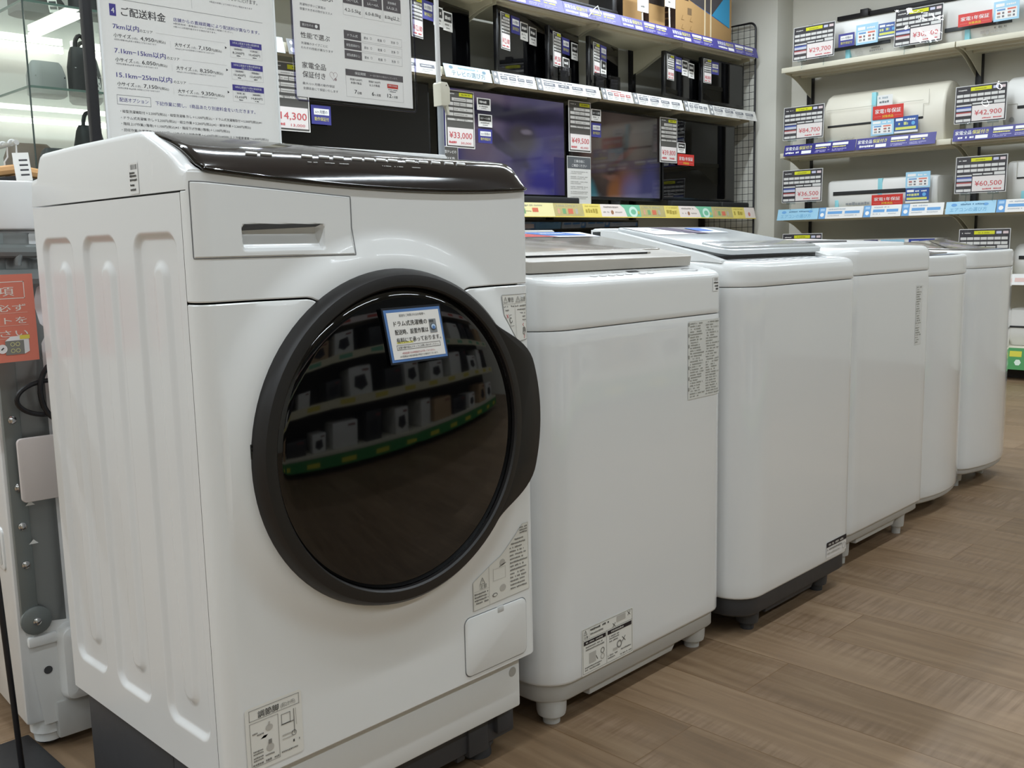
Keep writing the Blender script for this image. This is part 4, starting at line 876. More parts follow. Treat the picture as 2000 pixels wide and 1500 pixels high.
def tv_price(fr, u, v, W, H, price, label, sub=None, group='price cards on the televisions', pw=.78, pc=.505):
    """upright price card, top-left at (u, v)"""
    b = B(); f2 = F(fr.P(u, v - H), fr.U, fr.V, fr.step); b.card(f2, 0, 0, W, H, PAPER, .0018); b.rect(f2, W * .025, H * .015, W * .975, H * .985, CARDK, 1)
    b.rect(f2, W * .48, H * .90, W * .94, H * .965, YLW, 2); b.scrib(f2, W * .56, H * .92, W * .3, H * .025, ink('#8a8b2a'), l=3); b.scrib(f2, W * .08, H * .925, W * .24, H * .02, CELL, l=2)
    for z0, z1, cells in ((.815, .87, (.22, .72, .95)), (.735, .79, (.06, .28, .5, .72, .95)), (.645, .70, (.06, .28, .95)), (.555, .61, (.06, .28, .95)), (.475, .51, (.06, .36, .66, .95))):
        for a, c in zip(cells, cells[1:]): b.rect(f2, W * (a + .008), H * z0, W * (c - .008), H * z1, CELL, 2)
        b.scrib(f2, W * .3, H * (z0 + .015), W * .45, H * .02, ink('#a9a7a2'), l=3)
    b.rect(f2, W * .06, H * .04, W * .95, H * .43 if H < .22 else H * .35, PINKW, 2)
    b.text(f2, price, W * pc, H * .17, H * (.15 if H > .22 else .19), PRED, w=W * pw, al='c', l=3, bold=.008)
    if sub: b.text(f2, sub, W * .86, H * .07, H * .055, PRED, al='r', w=W * .36, l=3); b.scrib(f2, W * .1, H * .075, W * .25, H * .04, PRED, l=3)
    else: b.scrib(f2, W * .12, H * .075, W * .3, H * .045, PRED, l=3); b.scrib(f2, W * .55, H * .075, W * .28, H * .045, PRED, l=3)
    return tag(b.build('price_card'), label, 'price card', group)
def navy_card(fr, u, v, W, H, label, m=None, group='six-month guarantee cards'):
    b = B(); f2 = F(fr.P(u, v - H), fr.U, fr.V, fr.step); b.card(f2, 0, 0, W, H, mat('navy_card', '#3f3f8c', .4), .0018); b.rect(f2, W * .13, H * .5, W * .9, H * .83, WHT, 1)
    b.text(f2, '6ヶ月間の', W * .51, H * .58, H * .2, ink('#4a4a6a'), w=W * .62, al='c', l=2); b.text(f2, '動作保証付', W * .51, H * .2, H * .22, YEL, w=W * .72, al='c', l=2); return tag(b.build('guarantee_card'), label, 'card', group)
def bw_card(fr, u, v, W, H, txt, label):
    b = B(); f2 = F(fr.P(u, v - H), fr.U, fr.V, fr.step); b.card(f2, 0, 0, W, H, PAPER, .0018); b.rect(f2, W * .08, H * .46, W * .92, H * .93, ink('#3a3937'), 1)
    if txt: b.text(f2, txt, W * .5, H * .6, H * .2, WHT, w=W * .7, al='c', l=2)
    else: b.scrib(f2, W * .18, H * .58, W * .6, H * .2, CELL, l=2)
    b.scrib(f2, W * .16, H * .26, W * .62, H * .11, ink('#8a8883'), l=1); b.scrib(f2, W * .3, H * .12, W * .38, H * .05, ink('#4b4a48'), l=1); return tag(b.build('spec_card'), label, 'card', 'small black and white spec cards')
fk = front(0, 3.972, 0, .0008); kk = lambda x: x * 3.972 / 3.9; kz = lambda z: .9 + (z - .9) * 3.972 / 3.9
tv_price(fk, kk(3.526), kz(1.719), .215, .303, '¥33,000', 'price card reading ¥33,000 right of the pole', '30,000')
tv_price(fk, kk(4.514), kz(1.749), .21, .303, '¥49,500', 'price card reading ¥49,500 between the two lit screens', '45,000')
tv_price(fk, kk(5.437), kz(1.722), .20, .298, '¥39,800', 'price card reading ¥39,800 beside the red card')
tv_price(fk, kk(2.47), kz(1.745), .215, .31, '14,300', 'price card reading 14,300 half hidden by the delivery poster', '13,000', pw=.66, pc=.58)
navy_card(fk, kk(2.690), kz(1.568), .112, .088, 'navy guarantee card below the hanging guarantee notice')
bw_card(fk, kk(3.760), kz(1.696), .105, .066, None, 'upper black and white card right of the ¥33,000 price card')
bw_card(fk, kk(3.767), kz(1.611), .107, .068, '10〜12畳', 'lower black and white card right of the ¥33,000 price card')
navy_card(fk, kk(3.764), kz(1.533), .108, .076, 'navy guarantee card right of the ¥33,000 price card')
bw_card(fk, kk(4.726), kz(1.716), .095, .072, '10〜12畳', 'black and white card right of the ¥49,500 price card'); navy_card(fk, kk(4.726), kz(1.634), .095, .086, 'navy guarantee card right of the ¥49,500 price card')
bw_card(fk, kk(5.640), kz(1.569), .095, .07, None, 'white spec card above the red card on the black television')
def red_card(fr, u, v, W, H, label):
    b = B(); f2 = F(fr.P(u, v - H), fr.U, fr.V, fr.step); b.card(f2, 0, 0, W, H, mat('red_card', '#cf3a33', .4), .0018); b.text(f2, '家電1年保証', W * .5, H * .45, H * .36, WHT, w=W * .84, al='c', l=1, bold=.02); b.text(f2, '対象商品', W * .5, H * .12, H * .21, ink('#f0d24a'), w=W * .36, al='c', l=1, bold=.02)
    b.rect(f2, W * .06, H * .2, W * .28, H * .225, ink('#e58d84'), 1); b.rect(f2, W * .72, H * .2, W * .94, H * .225, ink('#e58d84'), 1)
    return tag(b.build('warranty_card'), label, 'card', 'red one-year warranty cards')
red_card(fk, kk(5.642), kz(1.494), .20, .076, 'red warranty card on the black switched-off television')
b = B(); f2 = front(kk(3.478), 3.967, kz(1.20), .0008); b.card(f2, 0, 0, .13, .23, PAPER, .002); b.rect(f2, .003, .14, .127, .227, CARDK, 1); b.text(f2, '薄型テレビの', .065, .195, .018, WHT, w=.1, al='c', l=2); b.text(f2, '選び方', .065, .160, .018, WHT, w=.08, al='c', l=2); tag(b.build('info_card'), 'small dark grey card at the foot of the notice pole', 'card')
b = B(); f2 = front(4.53, 3.93, 1.131, .0008); b.card(f2, 0, 0, .222, .298, mat('info_sheet_paper', '#d9d8d3', .5), .002); b.rect(f2, .003, .225, .219, .294, ink('#5d6063'), 1); b.text(f2, '工事日前に', .111, .262, .018, WHT, w=.10, al='c', l=2); b.text(f2, 'ご確認ください', .111, .236, .018, WHT, w=.14, al='c', l=2)
for k in range(6):
    b.scrib(f2, .03, .203 - k * .03, .16, .006, ink('#a9a8a4'), l=1); b.scrib(f2, .03, .193 - k * .03, RND.uniform(.08, .16), .006, ink('#b5b4b0'), l=1)
tag(b.build('info_sheet'), 'white notice sheet with grey heading standing below the ¥49,500 card', 'sign')
SPK = mat('speaker_cloth', '#1b1b1c', .8, bump=.4, scale=300)
tag(B().box((4.02, 3.925, 1.1305), (4.64, 3.975, 1.183), SPK, .012, 3).build('soundbar'), 'black soundbar in front of the purple-blue television', 'soundbar', 'soundbars on the lower shelf')
sb = thing('soundbar', 'black soundbar with a band of clear tape at the mesh end', 'soundbar', (6.12, 3.95, 1.1305), 0, 'soundbars on the lower shelf')
B().box((5.62, 3.925, 1.1305), (6.62, 3.975, 1.183), SPK, .012, 3).build('body', sb); B().box((6.19, 3.923, 1.1325), (6.26, 3.977, 1.185), clear('clear_tape', '#dfe3e6', .8, 30, .12), .012).build('tape_band', sb)
cards = [[('p', .02, -.03), ('n', .12, -.03), ('b', .22, -.04), ('b', .31, -.05)], [('p', .035, -.03), ('n', .15, -.03), ('b', .255, -.045), ('b', .36, -.055)], [('p', .05, -.03), ('n', .165, -.045), ('b', .29, -.055), ('b', .17, -.16)], [('p', .05, -.03), ('n', .16, -.03), ('b', .165, -.12)], [('p', .03, -.02), ('n', .145, -.02), ('b', .25, -.03), ('b', .35, -.035)], [('p', .02, -.01), ('n', .115, -.02)]]
nm = ['first', 'second', 'third', 'fourth', 'fifth', 'last']
for i, ((t, w_, h_, ar), cl) in enumerate(zip(U, cards)):
    f = tvf(t, w_, .035, h_); nb = 0
    for kd, u, v in cl:
        if kd == 'p': tv_price(f, u, v, .098, .20 if i < 4 else .165, '¥' + ['12,100', '12,100', '9,350', '8,800', '9,900', '8,800'][i], 'narrow price card at the left edge of the %s television in the top row' % nm[i], group='price cards on the top row')
        elif kd == 'n': navy_card(f, u, v, .098, .095 if i < 5 else .085, 'navy guarantee card on the %s television in the top row' % nm[i])
        else:
            bw_card(f, u, v, .088, .10, None, '%s black and white card on the %s television in the top row' % (('inner', 'outer')[nb] if i != 2 else ('upper', 'lower')[nb], nm[i])); nb += 1
POU = clear('pouch_film', '#8f8f92', .9, 18, .15)
for (x, y, lab) in ((4.52, 3.925, 'clear pouch holding a grey remote under the third top-row television'), (4.86, 3.93, 'clear pouch with dark papers left under the fourth top-row television'), (5.02, 3.945, 'clear pouch right under the fourth top-row television')):
    t = thing('remote_pouch', lab, 'pouch', (x, y, 1.838), 0, 'clear pouches on the top-row shelf')
    f = front(x - .055, y, 1.838, .0006); b = B(); b.prism(rrect(0, 0, .11, .105, .006), f, -.012, 0, POU, .004); b.build('pouch', t); b = B(); b.prism(rrect(.02, .006, .09, .085, .006), f, -.009, -.004, mat('remote_grey', '#5b5b5e', .5), .002); b.build('remote', t)
# ---- goods on the very top
def kraft_box(x0, x1, y0, y1, z0, z1, label, side=None):
    t = thing('cardboard_box', label, 'box', ((x0 + x1) / 2, (y0 + y1) / 2, z0), 0, 'boxes on the top shelf'); b = B(); b.box((x0, y0, z0), (x1, y1, z1), KRAFT, .003); 
    if side: b.rect(west(x0 - .0004, y1, z0), .0, .0, y1 - y0, z1 - z0, side, 1)
    b.build('carton', t); return t
DKP = ink('#3a2b26')
k1 = kraft_box(5.70, 6.40, 3.96, 4.20, 2.279, 2.72, 'large brown carton with blue triangle print and pale bands, top shelf', DKP)
f = front(5.70, 3.96, 2.279, .0008); b = B(); b.pol(f, [(.16, .26), (.67, .14), (.67, .44), (.16, .44)], ink('#3f6fae'), 1); b.pol(f, [(.16, .26), (.44, .20), (.67, .32), (.67, .44), (.16, .44)], ink('#4a4648'), 2); b.pol(f, [(.44, .20), (.67, .14), (.67, .40)], ink('#3a8fb8'), 3)
b.rect(f, .07, .25, .15, .34, ink('#4b3a30'), 2); b.rect(f, 0.005, .30, .07, .44, ink('#4b3a30'), 2); b.rect(f, .14, .16, .19, .205, ink('#7a6348'), 1)
for q in range(5): b.rect(f, .28 + q * .075, .012, .335 + q * .075, .042, ink('#5b4432'), 1)
for u, v in ((.07, .12), (.17, .12), (.07, .06), (.17, .06)): b.line(f, (u, v), (u + .03, v), .004, ink('#96744a')); b.line(f, (u, v), (u + .015, v + .03), .004, ink('#96744a'))
b.build('box_print', k1)
f = west(5.70, 4.20, 2.279, .0008); b = B(); b.rect(f, .08, .20, .16, .225, WHT, 2)
for z in (.16, .12, .07): b.scrib(f, .03, z, .17, .012, ink('#8a6d50'), l=2)
b.build('side_print', k1)
for x in (6.045, 6.12): b = B(); b.box((x, 3.956, 2.279), (x + .012, 4.204, 2.724), mat('pp_band', '#d9c9a8', .5)); b.build('packing_band', k1)
k2 = kraft_box(5.44, 5.62, 3.99, 4.22, 2.279, 2.70, 'narrow dark carton standing left of the large brown carton', DKP)
b = B(); b.rect(front(5.44, 3.989, 2.279, .0008), .0, .18, .17, .42, ink('#2a211e'), 1); b.build('box_print', k2)
kraft_box(5.20, 5.42, 4.02, 4.2, 2.279, 2.68, 'black carton with brown edges behind the left hanging tag', ink('#221d1c'))
wb = thing('white_carton', 'white carton with black frame edges at the top of the photo', 'box', (4.85, 4.1, 2.279), 0, 'boxes on the top shelf')
b = B(); b.box((4.62, 4.0, 2.279), (5.07, 4.2, 2.335), mat('white_carton_card', '#eceae4', .6), .006); b.build('carton', wb); b = B(); b.box((4.60, 3.995, 2.335), (5.12, 4.21, 2.36), BLACK, .006); b.box((5.07, 4.0, 2.279), (5.115, 4.2, 2.46), BLACK, .006); b.build('black_frame', wb)
for x, z0, lab in ((5.262, 2.362, 'white price tag on a white stick at the top shelf, left one'), (5.56, 2.435, 'white price tag on a white stick before the brown carton')):
    t = thing('stick_tag', lab, 'price tag', (x, 3.915, 2.28), 0, 'stick tags on the top shelf'); b = B(); b.tube([(x + .008, 3.915, 2.28), (x, 3.915, z0 + .03)], .0055, WARMW, 8); b.build('stick', t)
    f = front(x - .055, 3.907, z0, .0008); b = B(); b.card(f, 0, 0, .115, .17, PAPER, .003); b.scrib(f, .02, .11, .07, .01, ink('#b5b3ae'), l=1); b.scrib(f, .02, .085, .06, .008, ink('#c5c3be'), l=1); b.scrib(f, .035, .025, .04, .014, ink('#6b6966'), l=1); b.build('tag', t)
tag(B().tube([(4.68, 3.872, 2.245), (4.72, 3.868, 2.29), (4.76, 3.87, 2.315), (4.79, 3.872, 2.27)], .0035, WHITE2, 6).build('cable_tie'), 'white cable tie end poking over the purple strip', 'cable tie')

# ------------------------------------------------------------------ the air-conditioner shelf along the right wall
XB, XF = 6.93, 6.47
ag = thing('display_shelf', 'shelf unit of air conditioners with black posts along the right wall', 'shelf', (6.7, 2.4, 0))
APOS = [3.60, 2.40, 1.20]
for y in APOS:
    b = B(); b.box((XB - .03, y - .02, 0), (XB + .015, y + .02, 2.46), BLACK, .003); b.build('post', ag)
for z, nm_ in ((2.104, 0), (1.512, 1), (1.072, 2), (.640, 3), (.205, 4)):
    for k in range(2):
        y1, y0 = APOS[k] - .003, APOS[k + 1] + .003
        b = B(); b.box((XF + .02, y0, z - .03), (XB - .031, y1, z), CREAM, .003); b.box((XF + .008, y0, z - .036), (XF + .022, y1, z - .001), CREAM, .003); b.box((XF + .12, y0 + .02, z - .044), (XF + .15, y1 - .02, z - .03), CREAM); b.box((XF + .25, y0 + .02, z - .044), (XF + .28, y1 - .02, z - .03), CREAM); sh = b.build('shelf_board', ag)
        if z > .4:
            for yy in ((y1 - .012),) if k == 0 else (y1 - .012, y1 + .02):
                pr = [(XB - .032, z - .03), (XB - .032, z - .17)] + [(XB - .032 - .38 * t, z - .17 + .13 * math.sin(t * PI / 2) ** 1.2) for t in [q / 10 for q in range(1, 11)]] + [(XB - .42, z - .03)]
                b = B(); b.loft([[(x, yy - .002, zz) for x, zz in pr], [(x, yy + .002, zz) for x, zz in pr]], CREAM); b.build('bracket', sh)
b = B(); b.box((6.6, 1.2, 0), (XB, 3.6, .165), mat('kick_dark', '#3b3630', .7)); b.build('plinth', ag)
b = B(); b.box((XB - .02, 1.2, 2.452), (XB + .012, 3.40, 2.482), BLACK, .003); b.box((XB - .04, 3.16, 2.45), (XB + .01, 3.22, 2.50), BLACK, .003); b.build('hanging_rail', ag)
def west_strip(y, z, h, lean=.02): return F((XF - lean, y, z), (0, -1, 0), (lean, 0, h), .0006)
for y, L, lab in ((3.556, .53, 'navy guarantee strip at the left end of the second air conditioner shelf'), (3.022, .53, 'navy guarantee strip below the cream air conditioner, right one'), (2.385, .53, 'navy guarantee strip at the right edge of the photo')):
    strip_purple('w', 0, (XF + .004, y), 1.487, .078, L, lab, 'navy strips on the air conditioner shelf')
BLU = ink('#6fa4d8'); LB2 = mat('sky_blue_strip', '#9fcde6', .4)
def strip_ac(y0, y1, kind, label, z=1.037, h=.080):
    fr = tilted('w', XF + .004, y0, z, h); L = y0 - y1; b = B(); b.card(fr, 0, 0, L, h, LB2 if kind == 't' else mat('white_strip_card', '#e6e5e2', .4), .002)
    if kind == 't':
        b.disc(fr, .05, h * .72, .018, BLU, 1, 14, rv=.010); b.disc(fr, L - .06, h * .72, .016, BLU, 1, 14, rv=.009); b.scrib(fr, .09, h * .68, .15, h * .14, ink('#5d86a4'), l=1); b.text(fr, 'エアコンの選び方', L * .46, h * .2, h * .36, ink('#6fa8cc'), w=L * .74, al='c', l=1)
    else:
        b.rect(fr, 0, 0, .05, h, BLU, 1); b.disc(fr, .026, h * .35, .014, WHT, 2, 14); b.rect(fr, .01, h * .68, .042, h * .9, ink('#a9cdec'), 2); b.scrib(fr, .07, h * .76, L * .4, h * .12, ink('#a9b5c0'), l=1); n = 2; ww = (L - .07) / n
        for k in range(n): b.rect(fr, .065 + ww * k, h * .40, .065 + ww * (k + .85), h * .64, BLU, 1); b.scrib(fr, .065 + ww * k, h * .2, ww * .7, h * .1, ink('#b5b9bd'), l=1)
    tag(b.build('shelf_strip'), label, 'shelf strip', 'blue and white strips on the air conditioner shelf')
for y0, y1, k, lab in ((3.600, 3.285, 't', 'sky blue heading strip at the left end of the third air conditioner shelf'), (3.28, 2.96, 'w', 'white and blue strip right of the left sky blue heading'), (2.955, 2.70, 'w', 'white and blue strip in the middle of the third air conditioner shelf'), (2.695, 2.425, 'w', 'white and blue strip just left of the right sky blue heading'), (2.412, 2.11, 't', 'sky blue heading strip at the right edge of the photo'), (2.105, 1.8, 'w', 'white and blue strip cut by the right edge of the photo')): strip_ac(y0, y1, k, lab)
fr = tilted('w', XF + .004, 2.39, .593, .07); b = B(); b.card(fr, 0, 0, 1.1, .07, mat('white_strip_card', '#e6e5e2', .4), .002)
for k in range(6): b.rect(fr, .05 + k * .18, .02, .17 + k * .18, .045, ink('#e3c3bc'), 1)
tag(b.build('shelf_strip'), 'white strip low behind the far washer, right edge', 'shelf strip')
fr = tilted('w', XF + .004, 2.39, .070, .135); b = B(); b.card(fr, 0, 0, 1.1, .135, mat('green_strip_card', '#4f9a5c', .4), .002)
for k in range(4): b.rect(fr, .40 + k * .2, .08, .47 + k * .2, .115, ink('#d9d24f'), 1); b.disc(fr, .45 + k * .2, .045, .02, ink('#dfeee0'), 1, 6)
tag(b.build('shelf_strip'), 'green strip along the bottom air conditioner shelf', 'shelf strip')
# air conditioners
ACW = mat('ac_white', '#e4e3df', .35); ACC = mat('ac_cream', '#dcd7c8', .4); TAPE = mat('blue_tape', '#8fd0da', .5)
def ac(y1, y0, z0, h, d, label, m=ACW, style=0, xf=6.56):
    t = thing('air_conditioner', label, 'air conditioner', (xf + d / 2, (y0 + y1) / 2, z0), 0, 'wall air conditioners on the shelves')
    if style == 1: pr = [(.04, 0), (d, 0), (d, h * .93), (d * .75, h), (d * .45, h), (.07, h * .93), (.025, h * .78), (0, h * .55), (0, h * .25)]
    else: pr = [(.045, 0), (d, 0), (d, h), (.03, h), (.010, h * .96), (0, h * .85), (0, h * .36), (.010, h * .2)]
    pr = [(xf + a, z0 + c) for a, c in pr]; cx = xf + d * .55; cz = z0 + h * .5
    def sc(k): return [(cx + (x - cx) * k, cz + (z - cz) * k) for x, z in pr]
    rr_ = [(y1, .93), (y1 - .006, .975), (y1 - .02, 1), (y0 + .02, 1), (y0 + .006, .975), (y0, .93)]
    b = B(); b.loft([[(x, y, z) for x, z in reversed(sc(k))] for y, k in rr_], m); body = b.build('body', t, sharp=40)
    f = west(xf, y1, z0, .0006); W = y1 - y0
    return t, f, W
def slit(t, f, u0, u1, v, hh, dpt=.012, m=None): b = B(); b.box((u0, v, -.02), (u1, v + hh, dpt - .008), m or SEAM, .002, fr=f); b.build('louver', t)
def seamline(t, f, pts, nm_='panel_seam'):
    b = B()
    for a, c in zip(pts, pts[1:]): b.line(f, a, c, .003, ink('#b3afa4'), 5)
    b.build(nm_, t)
def tape(t, f, u, v0, v1, wd=.03): b = B(); b.box((u, v0, -.03), (u + wd, v1, .0022), TAPE, .001, fr=f); b.build('tape', t)
A1, f, W = ac(3.51, 2.765, 2.106, .265, .27, 'white air conditioner behind the ¥29,700 card, top shelf left'); slit(A1, f, .26, .66, .068, .022, m=mat('louver_grey', '#4d5052', .4)); tape(A1, f, .35, .0, .09); b = B(); b.scrib(f, .42, .02, .05, .02, ink('#b5b3ad'), l=4); b.scrib(f, .52, .03, .09, .014, ink('#9a9892'), l=4); b.scrib(f, .53, .05, .06, .01, ink('#8a8882'), l=4); b.build('panel_marks', A1)
A2, f, W = ac(2.70, 1.93, 2.106, .265, .27, 'white air conditioner with red warranty card, top shelf right'); slit(A2, f, .2, .60, .073, .026, m=mat('louver_grey', '#4d5052', .4)); tape(A2, f, .325, .0, .095); b = B(); b.scrib(f, .42, .025, .05, .03, ink('#b5b3ad'), l=4); b.scrib(f, .50, .05, .07, .014, ink('#9a9892'), l=4); b.scrib(f, .48, .03, .09, .012, ink('#b5b3ad'), l=4); b.build('panel_marks', A2)
B1, f, W = ac(3.31, 2.475, 1.514, .385, .28, 'large cream air conditioner behind the ¥84,700 card', ACC, 1, 6.545)
slit(B1, f, .04, .70, .148, .014); seamline(B1, f, [(.03, .265), (.70, .265)]); seamline(B1, f, [(.70, .165), (.70, .24), (.735, .24), (.735, .33)]); tape(B1, f, .352, .13, .352); tape(B1, f, .045, .0, .06, .025); b = B(); b.scrib(f, .13, .06, .11, .02, ink('#bdb9ac'), l=4); b.scrib(f, .15, .035, .08, .012, ink('#c5c1b5'), l=4); b.build('panel_marks', B1)
b = B(); b.pol(f, [(.395, .255), (.50, .255), (.50, .325), (.395, .325)], ink('#e6e8e6'), 20); b.scrib(f, .405, .30, .07, .014, ink('#a9b5bb'), l=21); b.scrib(f, .41, .272, .07, .016, ink('#7d8488'), l=21); b.build('maker_sticker', B1)
B2, f, W = ac(2.125, 1.30, 1.514, .35, .28, 'rounded white air conditioner behind the ¥42,900 card', ACW, 1, 6.545); slit(B2, f, .085, .72, .145, .018); seamline(B2, f, [(.03, .175), (.085, .175), (.085, .145)]); tape(B2, f, .14, .0, .05); b = B(); b.disc(f, .055, .085, .014, ink('#9a9a98'), 6, 16); b.build('sensor', B2)
C1, f, W = ac(3.265, 2.505, 1.074, .225, .27, 'white air conditioner with open dark louver behind the ¥36,500 card', ACW, 0, 6.55); slit(C1, f, .045, .60, .122, .026); tape(C1, f, .365, .10, .222); tape(C1, f, .06, .03, .09, .025); b = B(); b.scrib(f, .14, .05, .17, .022, ink('#8b8d8f'), l=4); b.build('panel_marks', C1)
C2, f, W = ac(2.085, 1.28, 1.074, .275, .27, 'white air conditioner behind the ¥60,500 card', ACW, 0, 6.55); slit(C2, f, .06, .7, .165, .010); seamline(C2, f, [(.06, .165), (.06, .27)]); tape(C2, f, .09, .04, .09, .05)
D1, f, W = ac(3.27, 2.50, .642, .25, .27, 'white air conditioner low behind the washers, only its top showing', ACW, 0, 6.55)
D2, f, W = ac(2.03, 1.22, .642, .20, .27, 'white air conditioner with black slit right of the far washer', ACW, 1, 6.55); slit(D2, f, .04, .7, .105, .022)
E2, f, W = ac(2.03, 1.22, .207, .235, .27, 'white air conditioner on the bottom shelf above the green strip', ACW, 0, 6.55); slit(E2, f, .0, .8, .115, .012)
# cards
def ac_price(y, z, W, H, price, label, lean=.05):
    t = thing('price_card_stand', label, 'price card', (XF - .01, y - W / 2, z - .06), 0, 'price cards on the air conditioner shelves')
    fr = F((XF - .012, y, z), (0, -1, .0), (lean, 0, 1), .0006)
    b = B(); b.card(fr, 0, 0, W, H, mat('card_border', '#d5d5d3', .5), .002); b.rect(fr, .004, .004, W - .004, H - .004, ink('#3f3d40'), 1)
    b.rect(fr, W * .30, H * .85, W * .70, H * .945, YLW, 2); b.scrib(fr, W * .38, H * .875, W * .22, H * .035, ink('#9a9b2a'), l=3); b.scrib(fr, W * .06, H * .87, W * .17, H * .035, CELL, l=2)
    b.rect(fr, W * .73, H * .86, W * .83, H * .93, ink('#c9cbe0'), 2); b.rect(fr, W * .86, H * .86, W * .96, H * .93, ink('#dcc9cb'), 2)
    for z0 in (.70, .575):
        for k in range(7): b.rect(fr, W * (.035 + k * .133), H * z0, W * (.155 + k * .133), H * (z0 + .075), ink('#d6d5d2'), 2)
    for a, c, z0, z1 in ((.035, .33, .46, .50), (.345, .53, .485, .525), (.55, .73, .485, .525), (.76, .965, .47, .55)): b.rect(fr, W * a, H * z0, W * c, H * z1, ink('#d6d5d2'), 2)
    b.rect(fr, W * .035, H * .33, W * .33, H * .44, ink('#c7cbdc'), 2); b.rect(fr, W * .035, H * .40, W * .33, H * .44, ink('#4a5aa0'), 3); b.rect(fr, W * .035, H * .20, W * .33, H * .30, ink('#d9cfce'), 2); b.rect(fr, W * .035, H * .27, W * .33, H * .30, ink('#a94a4c'), 3)
    for k in range(2): b.rect(fr, W * (.035 + k * .15), H * .045, W * (.175 + k * .15), H * .115, ink('#d6d5d2'), 2)
    b.rect(fr, W * .345, H * .045, W * .965, H * .45, PINKW, 2); b.text(fr, price, W * .655, H * .19, H * .185, PRED, w=W * .52, al='c', l=3, bold=.008); b.scrib(fr, W * .55, H * .08, W * .17, H * .04, PRED, l=3); b.scrib(fr, W * .76, H * .08, W * .16, H * .04, PRED, l=3)
    b.build('card', t)
    b = B(); f3 = F(fr.D(0, 0, .0035), fr.U, fr.V, .0006); b.box((-.006, -.006, 0), (W + .006, H + .006, .0012), SLEEVE, fr=f3); b.build('sleeve', t)
    for u in (.06, W - .085):
        b = B(); b.box((u - .02, -.012, -.006), (u + .045, .004, .008), clear('clear_clip', '#e9eef0', .3, 20), .003, fr=fr); b.tube([fr.D(u + .012, -.010, 0), fr.D(u + .012, -.055, .004)], .003, clear('clear_clip', '#e9eef0'), 6); b.build('clip', t)
for y, z, p, lab in ((3.50, 2.132, '¥29,700', 'price card reading ¥29,700, top left of the air conditioner shelves'), (2.783, 2.120, '¥30,800', 'price card reading ¥30,800 between the two top air conditioners'), (3.565, 1.597, '¥84,700', 'price card reading ¥84,700 left of the cream air conditioner'), (2.382, 1.593, '¥42,900', 'price card reading ¥42,900 right of the cream air conditioner'),
                     (3.566, 1.160, '¥36,500', 'price card reading ¥36,500 on the third air conditioner shelf'), (2.362, 1.162, '¥60,500', 'price card reading ¥60,500 on the third air conditioner shelf'), (3.560, .712, '¥33,000', 'price card behind the third and fourth washers, only its top edge showing'), (2.325, .712, '¥33,000', 'price card behind the far washers with two white glare lines')):
    ac_price(y, z, .306, .228, p, lab)
bpy.data.objects['price_card_stand.007']['label'] = 'dark price card standing just above the far bow-fronted washer'
def wcard(y, z): return west(6.495, y, z, .0008)
red_card(wcard(2.395, 2.262), 0, 0, .20, .075, 'red warranty card on the top right air conditioner'); red_card(wcard(2.927, 1.766), 0, 0, .207, .088, 'red warranty card on the cream air conditioner'); red_card(wcard(2.917, 1.184), 0, 0, .212, .070, 'red warranty card on the air conditioner with dark louver')
def sky_card(y, z, W, H, label):
    f2 = west(6.500, y, z - H, .0008); b = B(); b.card(f2, 0, 0, W, H, mat('sky_card', '#a5d2ea', .4), .002); b.rect(f2, W * .08, H * .72, W * .42, H * .88, WHT, 1); b.scrib(f2, W * .5, H * .74, W * .36, H * .11, WHT, l=1); b.rect(f2, W * .08, H * .1, W * .92, H * .64, WHT, 1)
    b.rect(f2, W * .13, H * .52, W * .46, H * .6, ink('#6f9fd0'), 2); b.rect(f2, W * .54, H * .52, W * .87, H * .6, ink('#e0806e'), 2)
    for u in (.14, .56):
        for v in (.34, .17): b.rect(f2, W * u, H * v, W * (u + .13), H * (v + .1), ink('#b9776e' if v > .3 else '#a9a49f'), 2); b.rect(f2, W * (u + .2), H * v, W * (u + .28), H * (v + .1), ink('#77777a'), 2)
    tag(b.build('subsidy_card'), label, 'card', 'sky blue cards on the air conditioners')
sky_card(3.060, 2.309, .15, .128, 'sky blue card on the top left air conditioner'); sky_card(2.188, 2.30, .145, .115, 'sky blue card right of the red card on the top shelf'); sky_card(2.938, 1.680, .155, .105, 'sky blue card below the red card on the cream air conditioner'); sky_card(2.692, 1.320, .16, .103, 'sky blue card on the air conditioner with dark louver')
def blue_card(y, z, W, H, label):
    f2 = west(6.497, y, z - H, .0008); b = B(); b.card(f2, 0, 0, W, H, mat('blue_card', '#3a5a9e', .4), .002); b.rect(f2, W * .06, H * .74, W * .36, H * .9, WHT, 1); b.scrib(f2, W * .42, H * .74, W * .48, H * .12, WHT, l=1); b.scrib(f2, W * .06, H * .46, W * .52, H * .2, ink('#cfd58c'), l=1); b.disc(f2, W * .8, H * .55, W * .08, ink('#6fb0e0'), 1, 14); b.rect(f2, W * .05, H * .2, W * .92, H * .36, ink('#d9dc74'), 1); b.rect(f2, 0, 0, W, H * .12, ink('#e9e9e6'), 1); tag(b.build('install_card'), label, 'card', 'blue installation cards')
blue_card(2.905, 2.292, .125, .092, 'blue card with yellow bar on the top left air conditioner'); blue_card(2.778, 1.682, .155, .105, 'blue card with yellow bar on the cream air conditioner'); blue_card(2.688, 1.214, .152, .092, 'blue card with yellow bar on the air conditioner with dark louver')
navy_card(west(6.495, 3.182, 2.27, .0008), 0, 0, .113, .086, 'navy guarantee card on the top left air conditioner')
